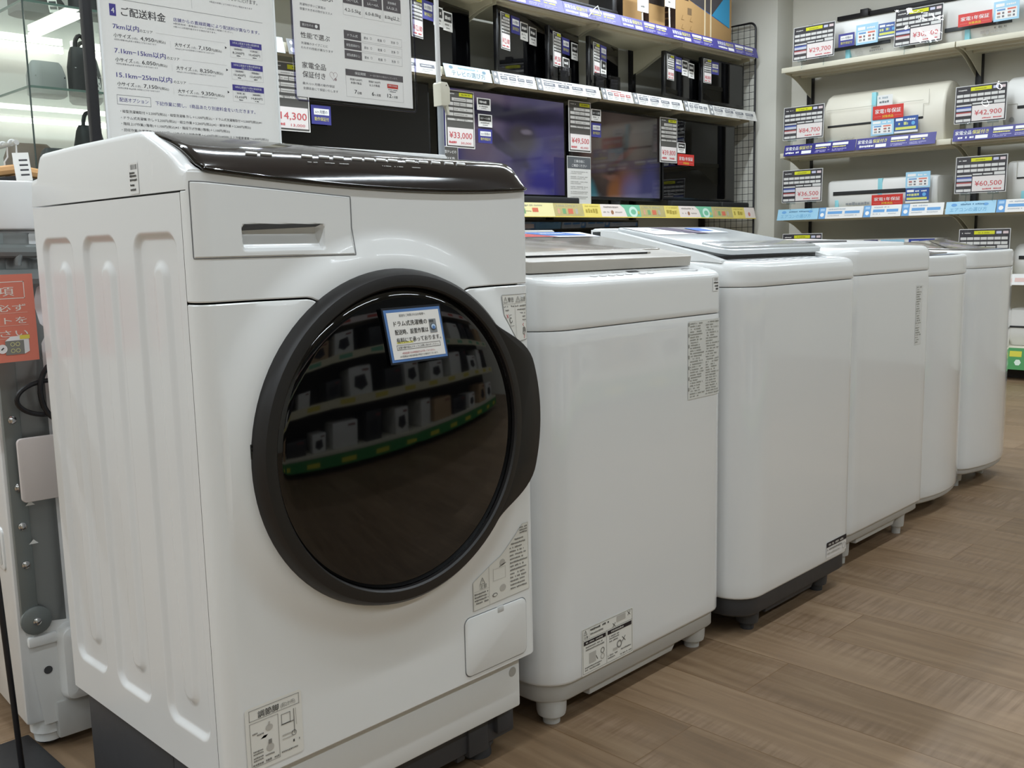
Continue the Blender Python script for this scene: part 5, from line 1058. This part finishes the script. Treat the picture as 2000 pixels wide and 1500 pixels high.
for y, w_, m_, lab in ((2.98, .10, '#2a2a5e', 'dark navy card top showing behind the fourth washer'), (2.86, .16, '#9fcfe8', 'sky blue card top showing behind the fourth washer'), (2.67, .17, '#3a4a9a', 'blue card top showing behind the fourth washer')):
    f2 = west(6.53, y, .80, .0008); b = B(); b.card(f2, 0, 0, w_, .085, ink(m_), .002); b.rect(f2, w_ * .1, .05, w_ * .4, .072, WHT, 1); tag(b.build('guarantee_card'), lab, 'card')

# ------------------------------------------------------------------ posters and the notice pole
K = ink('#38353a'); IN = ink('#4a4290'); G2 = ink('#77757a'); FAINT = ink('#c9c7c6')
ps = thing('poster_stand', 'white delivery price poster on a black post stand behind the drum washer', 'poster', (.93, 1.72, 0))
b = B(); b.box((.736, 1.726, .01), (.7535, 1.742, 1.62), BLACK, .003); b.build('post', ps); b = B(); b.box((.68, 1.655, 0), (1.0, 1.765, .010), BLACK, .003); b.build('base_plate', ps)
b = B(); b.box((.7535, 1.727, 1.60), (1.10, 1.737, 1.612), BLACK, .003); b.build('crossbar', ps)
fr = front(0, 1.72, 0, .0003)
b = B(); b.card(fr, .7595, 1.085, 1.1075, 1.595, PAPER, .0018)
b.rect(fr, .780, 1.3105, .7915, 1.3305, IN, 1); b.text(fr, '4', .7857, 1.3155, .0125, WHT, al='c', l=2, bold=.01); b.text(fr, 'ご配送料金', .8005, 1.3140, .0165, K, w=.082, l=1, bold=.014)
b.text(fr, '店舗からの直線距離により配送料が異なります。', .897, 1.3175, .0072, IN, w=.178, l=1); b.text(fr, '※配送地域・重量品については別途ご相談ください。', .897, 1.3120, .0036, G2, w=.12, l=1); b.text(fr, '※搬入には別途料金がかかる場合があります。', .897, 1.3065, .0036, G2, w=.085, l=1)
b.rect(fr, .79, 1.3395, 1.083, 1.3401, G2, 1); b.rect(fr, .9355, 1.345, .9361, 1.58, FAINT, 1); b.text(fr, 'お持ちいただけます。', 1.0, 1.372, .009, K, w=.074, l=1); b.text(fr, '※商品の状態により対応できない場合があります', .972, 1.3615, .0036, G2, w=.09, l=1)
for s_, v, w1, xa, a1, a2, pr in (('7km以内', 1.2895, .047, .832, '4,950', '7,150', ('8,250', '10,450')), ('7.1km−15km以内', 1.2487, .094, .880, '6,050', '8,250', ('10,450', '12,650')), ('15.1km−25km以内', 1.2077, .103, .890, '7,150', '9,350', ('12,650', '14,850'))):
    b.text(fr, s_, .7838, v, .0112, IN, w=w1, l=1, bold=.012); b.text(fr, 'のエリア', xa, v, .006, K, w=.024, l=1); q = v - .0142
    b.rect(fr, xa + .03, v + .002, 1.0, v + .0024, FAINT, 1)
    b.text(fr, '小サイズ', .784, q, .0078, K, w=.031, l=1, bold=.01); b.text(fr, '(1点)…', .8165, q, .0045, G2, w=.015, l=1); b.text(fr, a1, .8325, q, .0092, K, w=.025, l=1, bold=.012); b.text(fr, '円(税込)', .8585, q, .0055, K, w=.021, l=1); b.text(fr, '※目安は重量 80kg未満 の家電などがあてはまります', .7845, q - .0052, .0032, G2, w=.077, l=1); b.rect(fr, .8885, q - .006, .8888, q + .006, FAINT, 1)
    q -= .0018
    b.text(fr, '大サイズ', .897, q, .0078, K, w=.030, l=1, bold=.01); b.text(fr, '(1点)…', .929, q, .0045, G2, w=.014, l=1); b.text(fr, a2, .944, q, .0092, K, w=.025, l=1, bold=.012); b.text(fr, '円(税込)', .970, q, .0055, K, w=.021, l=1); b.text(fr, '※80kg以上または大型家電などの場合があてはまります', .8975, q - .0052, .0032, G2, w=.078, l=1)
    b.pol(fr, [(.9985, v - .0085), (1.0025, v - .006), (.9985, v - .0035)], K, 1); o = v + .0095
    b.rect(fr, 1.0095, o - .011, 1.078, o, IN, 1); b.text(fr, '3点以上配送する際の配送料金', 1.0437, o - .0058, .0044, WHT, w=.058, al='c', l=2); b.text(fr, '(全てご自宅)', 1.0437, o - .0098, .0028, WHT, w=.025, al='c', l=2); b.outline(fr, 1.0095, o - .0315, 1.078, o - .011, .0004, FAINT, 1)
    for cx, pp in ((1.0265, pr[0]), (1.0612, pr[1])): b.outline(fr, cx - .01, o - .0175, cx + .01, o - .0135, .0004, FAINT, 1); b.scrib(fr, cx - .008, o - .0168, .016, .0026, G2, l=1); b.text(fr, pp + '円', cx, o - .0245, .0056, K, w=.0245, al='c', l=1, bold=.008); b.scrib(fr, cx - .004, o - .0288, .008, .0022, K, l=1)
b.outline(fr, .7815, 1.161, .8435, 1.1775, .0006, G2, 1); b.text(fr, '配送オプション', .8125, 1.1665, .0078, IN, w=.053, al='c', l=1); b.text(fr, '下記作業に関し、1商品あたり別途料金をいただきます。', .852, 1.1658, .0078, IN, w=.204, l=1)
for v, s_, q in ((1.1475, '・縦型洗濯機取付＋2,200円(税込)・縦型洗濯機 外し＋1,100円(税込)・ドラム式洗濯機取付＋5,500円(税込)※1', .283), (1.1365, '・ドラム式洗濯機 外し＋2,200円(税込)・組立作業＋2,200円(税込)※2・解体作業＋2,200円(税込)', .258), (1.1262, '・階段上げ作業(1階毎)＋1,100円(税込)※3・階段下げ作業(1階毎)＋1,100円(税込)', .212), (1.1155, '・回収作業(お客様持込)＋2,200円・リサイクル対象作業＋6,600円(税込)※500L以上冷蔵庫運搬＋6,600円(税込)', .296)):
    b.text(fr, s_, .786, v, .0056, K, w=q, l=1)
b.build('poster', ps)
b = B(); f3 = front(0, 1.7165, 0); b.box((.7555, 1.082, 0), (1.111, 1.60, .0012), clear('acrylic_sheet', '#ffffff', .03, 3), fr=f3); b.build('acrylic_cover', ps)
b = B(); b.box((.7575, 1.085, .0), (.761, 1.6, .003), mat('acrylic_edge', '#f4f6f6', .15), fr=f3); b.build('acrylic_edge', ps); b = B(); b.box((1.105, 1.085, 0), (1.1085, 1.6, .003), mat('acrylic_edge', '#f4f6f6', .15), fr=f3); b.build('acrylic_edge', ps)
b = B(); b.box((1.096, 1.094, -.012), (1.122, 1.104, .010), CHROME, .003, fr=f3); b.tube([f3.D(1.10, 1.104, .006), f3.D(1.104, 1.111, .008), f3.D(1.112, 1.111, .008), f3.D(1.116, 1.104, .006)], .0012, CHROME, 6); b.build('binder_clip', ps)
# pole with clip
pl_ = thing('notice_pole', 'slim white and grey pole with a cream clip joint beside the guarantee notice', 'pole', (1.52, 1.70, 0))
b = B(); b.lathe([(.10, 0), (.10, .006), (.09, .01), (.012, .014)], top(1.525, 1.70, 0), BLACK, 32, cap1=True); b.build('base', pl_)
b = B(); b.tube([(1.523, 1.70, .01), (1.523, 1.70, 1.225)], .0072, mat('pole_grey', '#a7aeb6', .35, metal=.3), 16); b.build('lower_tube', pl_)
b = B(); b.tube([(1.520, 1.70, 1.225), (1.520, 1.70, 1.74)], .0056, mat('pole_white', '#eeeeee', .2, metal=.2), 16); b.build('upper_tube', pl_)
CRM = mat('cream_plastic', '#dcd8c6', .45)
b = B(); f3 = front(1.5145, 1.69, 1.217); b.prism([(.0, .0), (.019, .0), (.028, .006), (.028, .040), (.020, .052), (.002, .052), (-.001, .048)], f3, -.022, .004, CRM, .003); b.disc(f3, .0155, .045, .0016, ink('#3a372f'), 12, 10); b.loft([[f3.D(.018, .004, -.004), f3.D(.027, .006, -.004), f3.D(.027, .006, -.012), f3.D(.018, .004, -.012)], [f3.D(.027, -.018, -.004), f3.D(.032, -.016, -.004), f3.D(.032, -.016, -.012), f3.D(.027, -.018, -.012)]], CRM); b.build('clip_joint', pl_)
b = B(); b.tube([(1.520, 1.70, 1.735), (1.12, 1.70, 1.735)], .005, mat('pole_white', '#eeeeee'), 12); b.build('arm', pl_)
gs = thing('hanging_notice', 'white washing machine guide notice in a clear case hanging left of the pole', 'sign', (1.30, 1.70, 1.2))
fr = front(0, 1.705, 0, .0003); S = 1.705 / 1.72
b = B(); b.card(fr, 1.1445, 1.206, 1.446, 1.640, PAPER, .0015); G3 = ink('#5f5a5c')
ww_ = lambda x: x * S; hz = lambda z: .9 + (z - .9) * S
def R2(a, c, d, e, m, l=1): b.rect(fr, ww_(a), hz(c), ww_(d), hz(e), m, l)
def O2(a, c, d, e, m=FAINT): b.outline(fr, ww_(a), hz(c), ww_(d), hz(e), .0006, m, 1)
def T2(s_, x, z, h, w, m=K, al='l', l=1, bold=0.0): b.text(fr, s_, ww_(x), hz(z), h, m, w=w, al=al, l=l, bold=bold)
T2('容量で選ぶ', 1.17, 1.405, .0155, .082, G3, bold=.01); T2('洗濯物が多いご家庭は', 1.171, 1.388, .0055, .062, G2); T2('容量が大きめの物がおススメ', 1.171, 1.379, .0055, .078, G2)
for a, d, t1, t2, lb in ((1.278, 1.3275, '1人〜2人', '4.2-5.5kg', ''), (1.3315, 1.381, '3人〜4人', '6.0-8.0kg', ''), (1.3845, 1.433, '5人以上', '8.0kg以上', '')):
    R2(a, 1.4085, d, 1.437, G3); T2('家族構成', (a + d) / 2, 1.4245, .0055, .023, WHT, 'c', 2); T2(t1, (a + d) / 2, 1.4135, .0065, .03, WHT, 'c', 2, .01); O2(a, 1.3845, d, 1.4085); T2(t2, (a + d) / 2, 1.3925, .0095, .041, G3, 'c', 1, .01)
R2(1.170, 1.345, 1.217, 1.3565, G3); T2('選び方その', 1.174, 1.3485, .0055, .027, WHT, 'l', 2); b.disc(fr, ww_(1.2085), hz(1.3507), .0035, WHT, 2, 16); T2('性能で選ぶ', 1.170, 1.3255, .0125, .070, G3, bold=.012); T2('洗濯機のタイプごとに', 1.170, 1.3125, .0055, .064, G2); T2('それぞれ性能が異なります', 1.169, 1.3035, .0055, .078, G2)
for z, s_ in ((1.3365, 'ドラム式'), (1.3165, '縦型(乾燥あり)'), (1.2965, '縦型(乾燥なし)')):
    R2(1.277, z, 1.3215, z + .0175, G3); T2(s_, 1.2993, z + .006, .006, .026 if len(s_) < 5 else .034, WHT, 'c', 2); O2(1.3215, z, 1.4325, z + .0175)
    for k, s2 in enumerate(('節水', '乾燥', '洗浄')): T2(s2, 1.329 + k * .0365, z + .0055, .0062, .0115, G2); b.ring(fr, ww_(1.3475 + k * .0365), hz(z + .0085), .0024, .0005, G2, 1, 14)
T2('家電全品', 1.170, 1.2665, .0135, .057, G3, bold=.012); T2('保証付き', 1.170, 1.2485, .0135, .055, G3, bold=.012)
hp = [(.0095 * (16 * math.sin(a) ** 3) / 16, .0095 * (13 * math.cos(a) - 5 * math.cos(2 * a) - 2 * math.cos(3 * a) - math.cos(4 * a)) / 16) for a in [2 * PI * k / 36 for k in range(36)]]
for p, q in zip(hp, hp[1:] + hp[:1]): b.line(fr, (ww_(1.246) + p[0], hz(1.2575) + p[1]), (ww_(1.246) + q[0], hz(1.2575) + q[1]), .0007, ink('#b9a5a6'), 1)
b.line(fr, (ww_(1.246), hz(1.2625)), (ww_(1.2475), hz(1.256)), .0009, ink('#b9a5a6'), 1); b.disc(fr, ww_(1.251), hz(1.2505), .003, ink('#b9a5a6'), 1, 10)
T2('最大12ヶ月間の動作保証', 1.169, 1.2335, .0056, .078, G2); T2('全額返金にて保証いたします', 1.170, 1.2240, .0056, .085, G2)
R2(1.277, 1.2625, 1.4325, 1.2755, G3); T2('保証期間', 1.315, 1.2665, .0062, .028, WHT, 'c', 2); T2('※一部対象外の場合がございます。', 1.379, 1.2668, .0045, .075, ink('#c9c5c4'), 'c', 2); O2(1.277, 1.219, 1.4325, 1.2625)
T2('税抜7,000円', 1.3035, 1.2535, .0052, .031, K, 'c'); T2('未満の製品', 1.3035, 1.2465, .0052, .028, K, 'c'); T2('税抜7,000円', 1.3525, 1.2535, .0052, .031, K, 'c'); T2('以上の製品', 1.3525, 1.2465, .0052, .028, K, 'c'); R2(1.3875, 1.2465, 1.4175, 1.2555, ink('#c9463c')); T2('家電1年保証', 1.4025, 1.2505, .004, .024, WHT, 'c', 2); b.scrib(fr, ww_(1.39), hz(1.2425), .025, .002, G2, l=1); b.scrib(fr, ww_(1.394), hz(1.2385), .017, .002, G2, l=1)
for n_, s2, x, w1, w2 in (('7', '日間', 1.2985, .0062, .0105), ('6', 'ヶ月間', 1.3445, .0062, .0155), ('12', 'ヶ月間', 1.3870, .011, .0155)): T2(n_, x, 1.2265, .0115, w1, K, bold=.012); T2(s2, x + w1 + .0015, 1.2265, .0058, w2, K)
b.build('notice_sheet', gs)
CASE = clear('clear_case', '#ffffff', .06, 5)
f3 = front(0, 1.7005, 0); b = B(); b.box((1.1395, 1.1985, .0), (1.4515, 1.648, .0014), CASE, fr=f3); b.build('case_front', gs)
b = B(); b.tube([f3.D(1.1385, 1.65, 0), f3.D(1.1385, 1.204, 0), f3.D(1.1440, 1.198, 0), f3.D(1.4465, 1.198, 0), f3.D(1.4525, 1.204, 0), f3.D(1.4525, 1.65, 0)], .0022, clear('case_rim', '#c9c9dd', 0, 5, .08), 8); b.build('case_rim', gs)
for x in (1.2, 1.4): b = B(); b.tube([(x, 1.7045, 1.642), (x, 1.7075, 1.70), (x, 1.7082, 1.730)] + [(x, 1.70 + .0082 * math.cos(a), 1.735 + .0082 * math.sin(a)) for a in [PI * q / 10 for q in range(11)]], .0012, CHROME, 6); b.build('hook', gs)

# ------------------------------------------------------------------ far left: glass showcase, garment rack, white shelving
sc_ = thing('glass_showcase', 'glass showcase with added glow bars, dark bags and price tags, far left background', 'showcase', (1.45, 3.05, 0))
b = B(); b.box((1.02, 2.75, 0), (1.74, 3.35, .80), mat('showcase_base', '#3a3734', .5), .004); b.build('base_cabinet', sc_)
b = B(); b.box((1.02, 3.34, .80), (1.74, 3.355, 2.0), mat('showcase_back', '#dcdcd8', .6)); b.build('back_panel', sc_)
for nm_, a, c in (('glass_pane', (1.018, 2.75, .80), (1.74, 2.754, 2.0)), ('glass_pane', (1.016, 2.756, .80), (1.02, 3.34, 2.0))): B().box(a, c, GLASS).build(nm_, sc_)
b = B(); b.tube([(1.0165, 2.7505, .8), (1.0165, 2.7505, 2.0)], .0022, mat('glass_edge', '#3d4a46', .2), 6); b.build('corner_edge', sc_)
EDG = mat('glass_shelf_edge', '#5d726a', .2)
for z in (1.115, 1.345, 1.565):
    b = B(); b.box((1.03, 2.78, z), (1.73, 3.33, z + .006), GLASS); b.box((1.03, 2.776, z), (1.73, 2.780, z + .006), EDG); b.box((1.026, 2.78, z), (1.030, 3.33, z + .006), EDG); b.build('glass_shelf', sc_)
b = B(); b.box((1.72, 2.752, .8), (1.74, 2.77, 2.0), BLACK); b.box((1.72, 3.32, .8), (1.74, 3.34, 2.0), BLACK); b.box((1.02, 2.75, 2.0), (1.74, 3.355, 2.05), BLACK, .004); b.build('frame', sc_)
REFL_GLOW = mat('reflection_glow_bar', '#fffdf6', .5, emit=4.5)  # glowing bars added in place of light reflections in the glass
b = B(); b.box((1.04, 3.29, 1.543), (1.33, 3.305, 1.562), REFL_GLOW); b.box((1.17, 2.80, 1.546), (1.185, 3.14, 1.562), REFL_GLOW); b.box((1.36, 3.29, 1.543), (1.70, 3.305, 1.562), REFL_GLOW); b.box((1.04, 3.29, 1.318), (1.70, 3.305, 1.332), REFL_GLOW); b.build('reflection_glow_bar', sc_)
BAGK = mat('black_nylon', '#1f1e20', .6, bump=.3, scale=90); BAGG = mat('grey_nylon', '#4f4e4c', .6, bump=.3, scale=90); NVY = mat('navy_nylon', '#2c3450', .6, bump=.3, scale=90)
def bag(x, y, z, w_, d, h, m, label, handle=True, tagc=True, ang=0.0):
    t = thing('bag', label, 'bag', (x, y, z), ang, 'bags in the glass showcase'); b = B(); b.loft([[(p[0] * k, p[1] * k2, zz) for p in rrect(-w_ / 2, -d / 2, w_ / 2, d / 2, min(w_, d) * .3)] for zz, k, k2 in ((0, .86, .8), (h * .06, 1, 1), (h * .6, 1.0, .95), (h * .9, .86, .6), (h, .74, .35))], m); b.build('body', t, local=True)
    b = B(); b.tube([(-w_ * .42, -d * .42, h * .55), (w_ * .42, -d * .42, h * .55)], .002, CHROME, 6); b.build('zip', t, local=True)
    if handle: b = B(); b.tube([(-w_ * .22, 0, h * .97)] + [(-w_ * .22 * math.cos(a), 0, h * .97 + h * .28 * math.sin(a)) for a in [PI * k / 8 for k in range(1, 8)]] + [(w_ * .22, 0, h * .97)], .006, m, 6); b.build('handle', t, local=True)
    if tagc: b = B(); fr2 = F((w_ * .1, -d * .56, h * .1), (1, 0, .15), (-.15, 0, 1)); b.card(fr2, 0, 0, .026, .055, PAPER, .001); b.rect(fr2, .003, .008, .023, .016, DARKG, 1); b.rect(fr2, .003, .024, .023, .03, DARKG, 1); b.rect(fr2, .003, .038, .023, .044, DARKG, 1); b.build('hang_tag', t, local=True)
bag(1.15, 2.98, 1.353, .10, .07, .10, mat('pale_grey_nylon', '#8f918f', .6), 'pale grey rounded bag on the middle glass shelf, left', False, False); bag(1.222, 2.90, 1.353, .075, .06, .135, BAGK, 'black bag with a curved handle on the middle glass shelf')
bag(1.29, 3.05, 1.353, .085, .08, .145, BAGG, 'dark grey tall bag on the middle glass shelf'); bag(1.30, 2.84, 1.353, .07, .06, .20, NVY, 'navy upright bag on the middle glass shelf, right end', False, False)
bag(1.10, 3.02, 1.123, .13, .10, .10, mat('brown_nylon', '#5a4636', .6), 'low brown bag on the lower glass shelf, left end', False, False); bag(1.125, 2.87, 1.123, .10, .08, .075, BAGK, 'low black bag on the lower glass shelf beside the brown bag', False, True); bag(1.235, 2.92, 1.123, .08, .07, .15, BAGK, 'black bag with white tag on the lower glass shelf, middle', True, True, .3); bag(1.345, 2.86, 1.123, .075, .07, .19, NVY, 'navy bag with a barcode tag on the lower glass shelf, right', False, True, .3)
bag(1.14, 2.98, 1.573, .14, .10, .07, BAGG, 'flat grey bag on the upper glass shelf', True, True); bag(1.26, 2.90, 1.573, .11, .08, .12, BAGK, 'black bag on the upper glass shelf', True, True)
bag(1.20, 3.12, .8015, .22, .14, .26, BAGK, 'large black bag at the bottom of the glass showcase, left', False, True); bag(1.42, 3.08, .8015, .18, .14, .27, BAGG, 'large grey bag at the bottom of the glass showcase, right', False, True)
wsx = thing('white_shelving', 'bright white shelf unit glimpsed behind the glass showcase', 'shelf', (1.2, 4.2, 0))
b = B(); b.box((.75, 4.40, 0), (1.75, 4.42, 2.2), mat('bright_white', '#f2f1ed', .6)); b.build('back_panel', wsx)
for z in (.3, .8, 1.25, 1.7): b = B(); b.box((.75, 4.0, z), (1.75, 4.40, z + .03), mat('bright_white', '#f2f1ed', .6), .003); b.build('shelf_board', wsx)
b = B(); b.box((.73, 4.0, 0), (.75, 4.42, 2.2), mat('shelf_brown', '#7a6a58', .6)); b.build('side_panel', wsx)
for x, z, w_, h_, c, lab in ((1.28, 1.28, .16, .2, '#cfd5d2', 'pale box on the white shelves, left of the showcase corner'), (1.47, 1.28, .12, .14, '#8d6f5c', 'brown box on the white shelves behind the showcase'), (1.36, 1.73, .14, .22, '#e9e6e0', 'white box on the upper white shelf')):
    tag(B().box((x, 4.06, z + .0305 if z < 1.7 else z + .0005), (x + w_, 4.25, z + .03 + h_), mat('box_' + c[1:], c, .6), .004).build('storage_box'), lab, 'box')
RX, RZ = .862, 1.163
rk = thing('garment_rack', 'garment rack rail behind the left washer', 'rack', (RX, 2.65, 0))
b = B(); b.tube([(RX, 2.44, RZ), (RX, 2.90, RZ)], .006, CHROME, 10); b.build('rail', rk)
for y in (2.90,): b = B(); b.tube([(RX, y, .012), (RX, y, RZ)], .009, CHROME, 10); b.tube([(RX - .18, y, .012), (RX + .14, y, .012)], .010, CHROME, 10); b.build('upright', rk)
WOOD = mat('tan_wood', '#c99a66', .45)
for k, y in enumerate((2.47, 2.53)):
    h = thing('clothes_hanger', ('tan wooden hanger with white hook, front one on the rack' if k == 0 else 'tan wooden hanger with white hook, second on the rack'), 'hanger', (RX, y, 1.0), 0, 'hangers on the garment rack')
    zc = RZ - .058
    b = B(); b.tube([(RX, y, zc), (RX, y, zc + .02), (RX + .008, y, RZ - .026), (RX + .0084, y, RZ - .008)] + [(RX + .0084 * math.cos(a), y, RZ + .0084 * math.sin(a)) for a in [PI * q / 8 for q in range(9)]], .0018, WHITE2, 6); b.build('hook', h)
    b = B(); b.tube([(RX + s * .2 * t, y, zc - .002 - .055 * t ** 1.4) for s in (-1,) for t in (1, .75, .5, .25)] + [(RX + .2 * t, y, zc - .002 - .055 * t ** 1.4) for t in (0, .25, .5, .75, 1)], [.008, .01, .011, .012, .012, .012, .011, .01, .008], WOOD, 8); b.build('shoulder_bar', h)
    j = thing('jacket', ('black jacket on the front hanger' if k == 0 else 'dark grey jacket on the second hanger'), 'jacket', (RX, y, .45), 0, 'jackets on the garment rack')
    up = [(.2 * t, zc - .016 - .055 * abs(t) ** 1.4) for t in (1, .75, .5, .25, 0, -.25, -.5, -.75, -1)]
    b = B(); b.prism([(-.215, .45), (.215, .45), (.212, .9)] + up + [(-.212, .9)], front(RX, y - .016, 0), -.032, 0, BAGK if k == 0 else BAGG, .004); b.build('body', j)
tg = thing('price_tag', 'white price tag with dark bars hanging at the garment rack', 'price tag', (.85, 2.44, 1.06), 0); fr = F((.842, 2.405, 1.071), (1, 0, .08), (-.08, 0, 1)); b = B(); b.card(fr, 0, 0, .036, .064, PAPER, .001)
for k in range(4): b.rect(fr, .012, .012 + k * .011, .031, .016 + k * .011, DARKG, 1)
b.build('tag', tg)

# ------------------------------------------------------------------ the shelf across the aisle, seen in the door glass
og = thing('display_shelf', 'shelf unit across the aisle reflected in the round door glass', 'shelf', (2.7, -1.2, 0))
b = B(); b.box((.3, -1.47, 0), (5.1, -1.45, 1.9), mat('aisle_back', '#4a4a48', .7)); b.build('back_panel', og)
OSH = (.20, .62, 1.02, 1.42)
for z in OSH: b = B(); b.box((.3, -1.45, z - .03), (5.1, -1.0, z), CREAM, .003); b.build('shelf_board', og)
for k, (z, c1, c2, lab) in enumerate(((.07, '#3f8f4f', '#d9d24f', 'green strip on the bottom shelf across the aisle'), (.55, '#e6dfc0', '#e0cf5e', 'cream strip on the second shelf across the aisle'), (.95, '#e6dfc0', '#7fbf9f', 'cream strip on the third shelf across the aisle'), (1.35, '#e9dcd8', '#c95a50', 'pinkish strip on the upper shelf across the aisle'))):
    f = F((5.1, -.995, z), (-1, 0, 0), (0, 0, 1), .0008); b = B(); b.card(f, 0, 0, 4.8, .10 if k == 0 else .075, mat('strip_' + c1[1:], c1, .4), .002)
    for q in range(12): b.rect(f, .1 + q * .4, .02, .26 + q * .4, .06, ink(c2), 1)
    tag(b.build('shelf_strip'), lab, 'shelf strip', 'strips across the aisle')
RB = random.Random(5); n = 0
for z in OSH[:3]:
    x = .45
    while x < 4.9:
        w_ = RB.uniform(.16, .36); h_ = RB.uniform(.14, .28); c = RB.choice(['#e3e2de', '#dcdad5', '#e3e2de', '#3a3a3c', '#2a2a2c', '#b99b78'])
        bx = B(); bx.box((x, -1.35, z + .0005), (x + w_, -1.06, z + h_), mat('goods_' + c[1:], c, .5), .006); f = F((x + w_, -1.0595, z), (-1, 0, 0), (0, 0, 1), .0008)
        if RB.random() < .6: bx.pol(f, [(w_ * .2, h_ * .3), (w_ * .5, h_ * .15), (w_ * .8, h_ * .3), (w_ * .75, h_ * .65), (w_ * .3, h_ * .7)], ink('#2f2f33'), 1)
        bx.rect(f, w_ * .1, h_ * .8, w_ * .4, h_ * .88, ink('#8a4a48'), 1)
        n += 1; tag(bx.build('product_box'), 'boxed product on the shelf across the aisle behind the photographer', 'box', 'boxed products across the aisle'); x += w_ + RB.uniform(.03, .22)
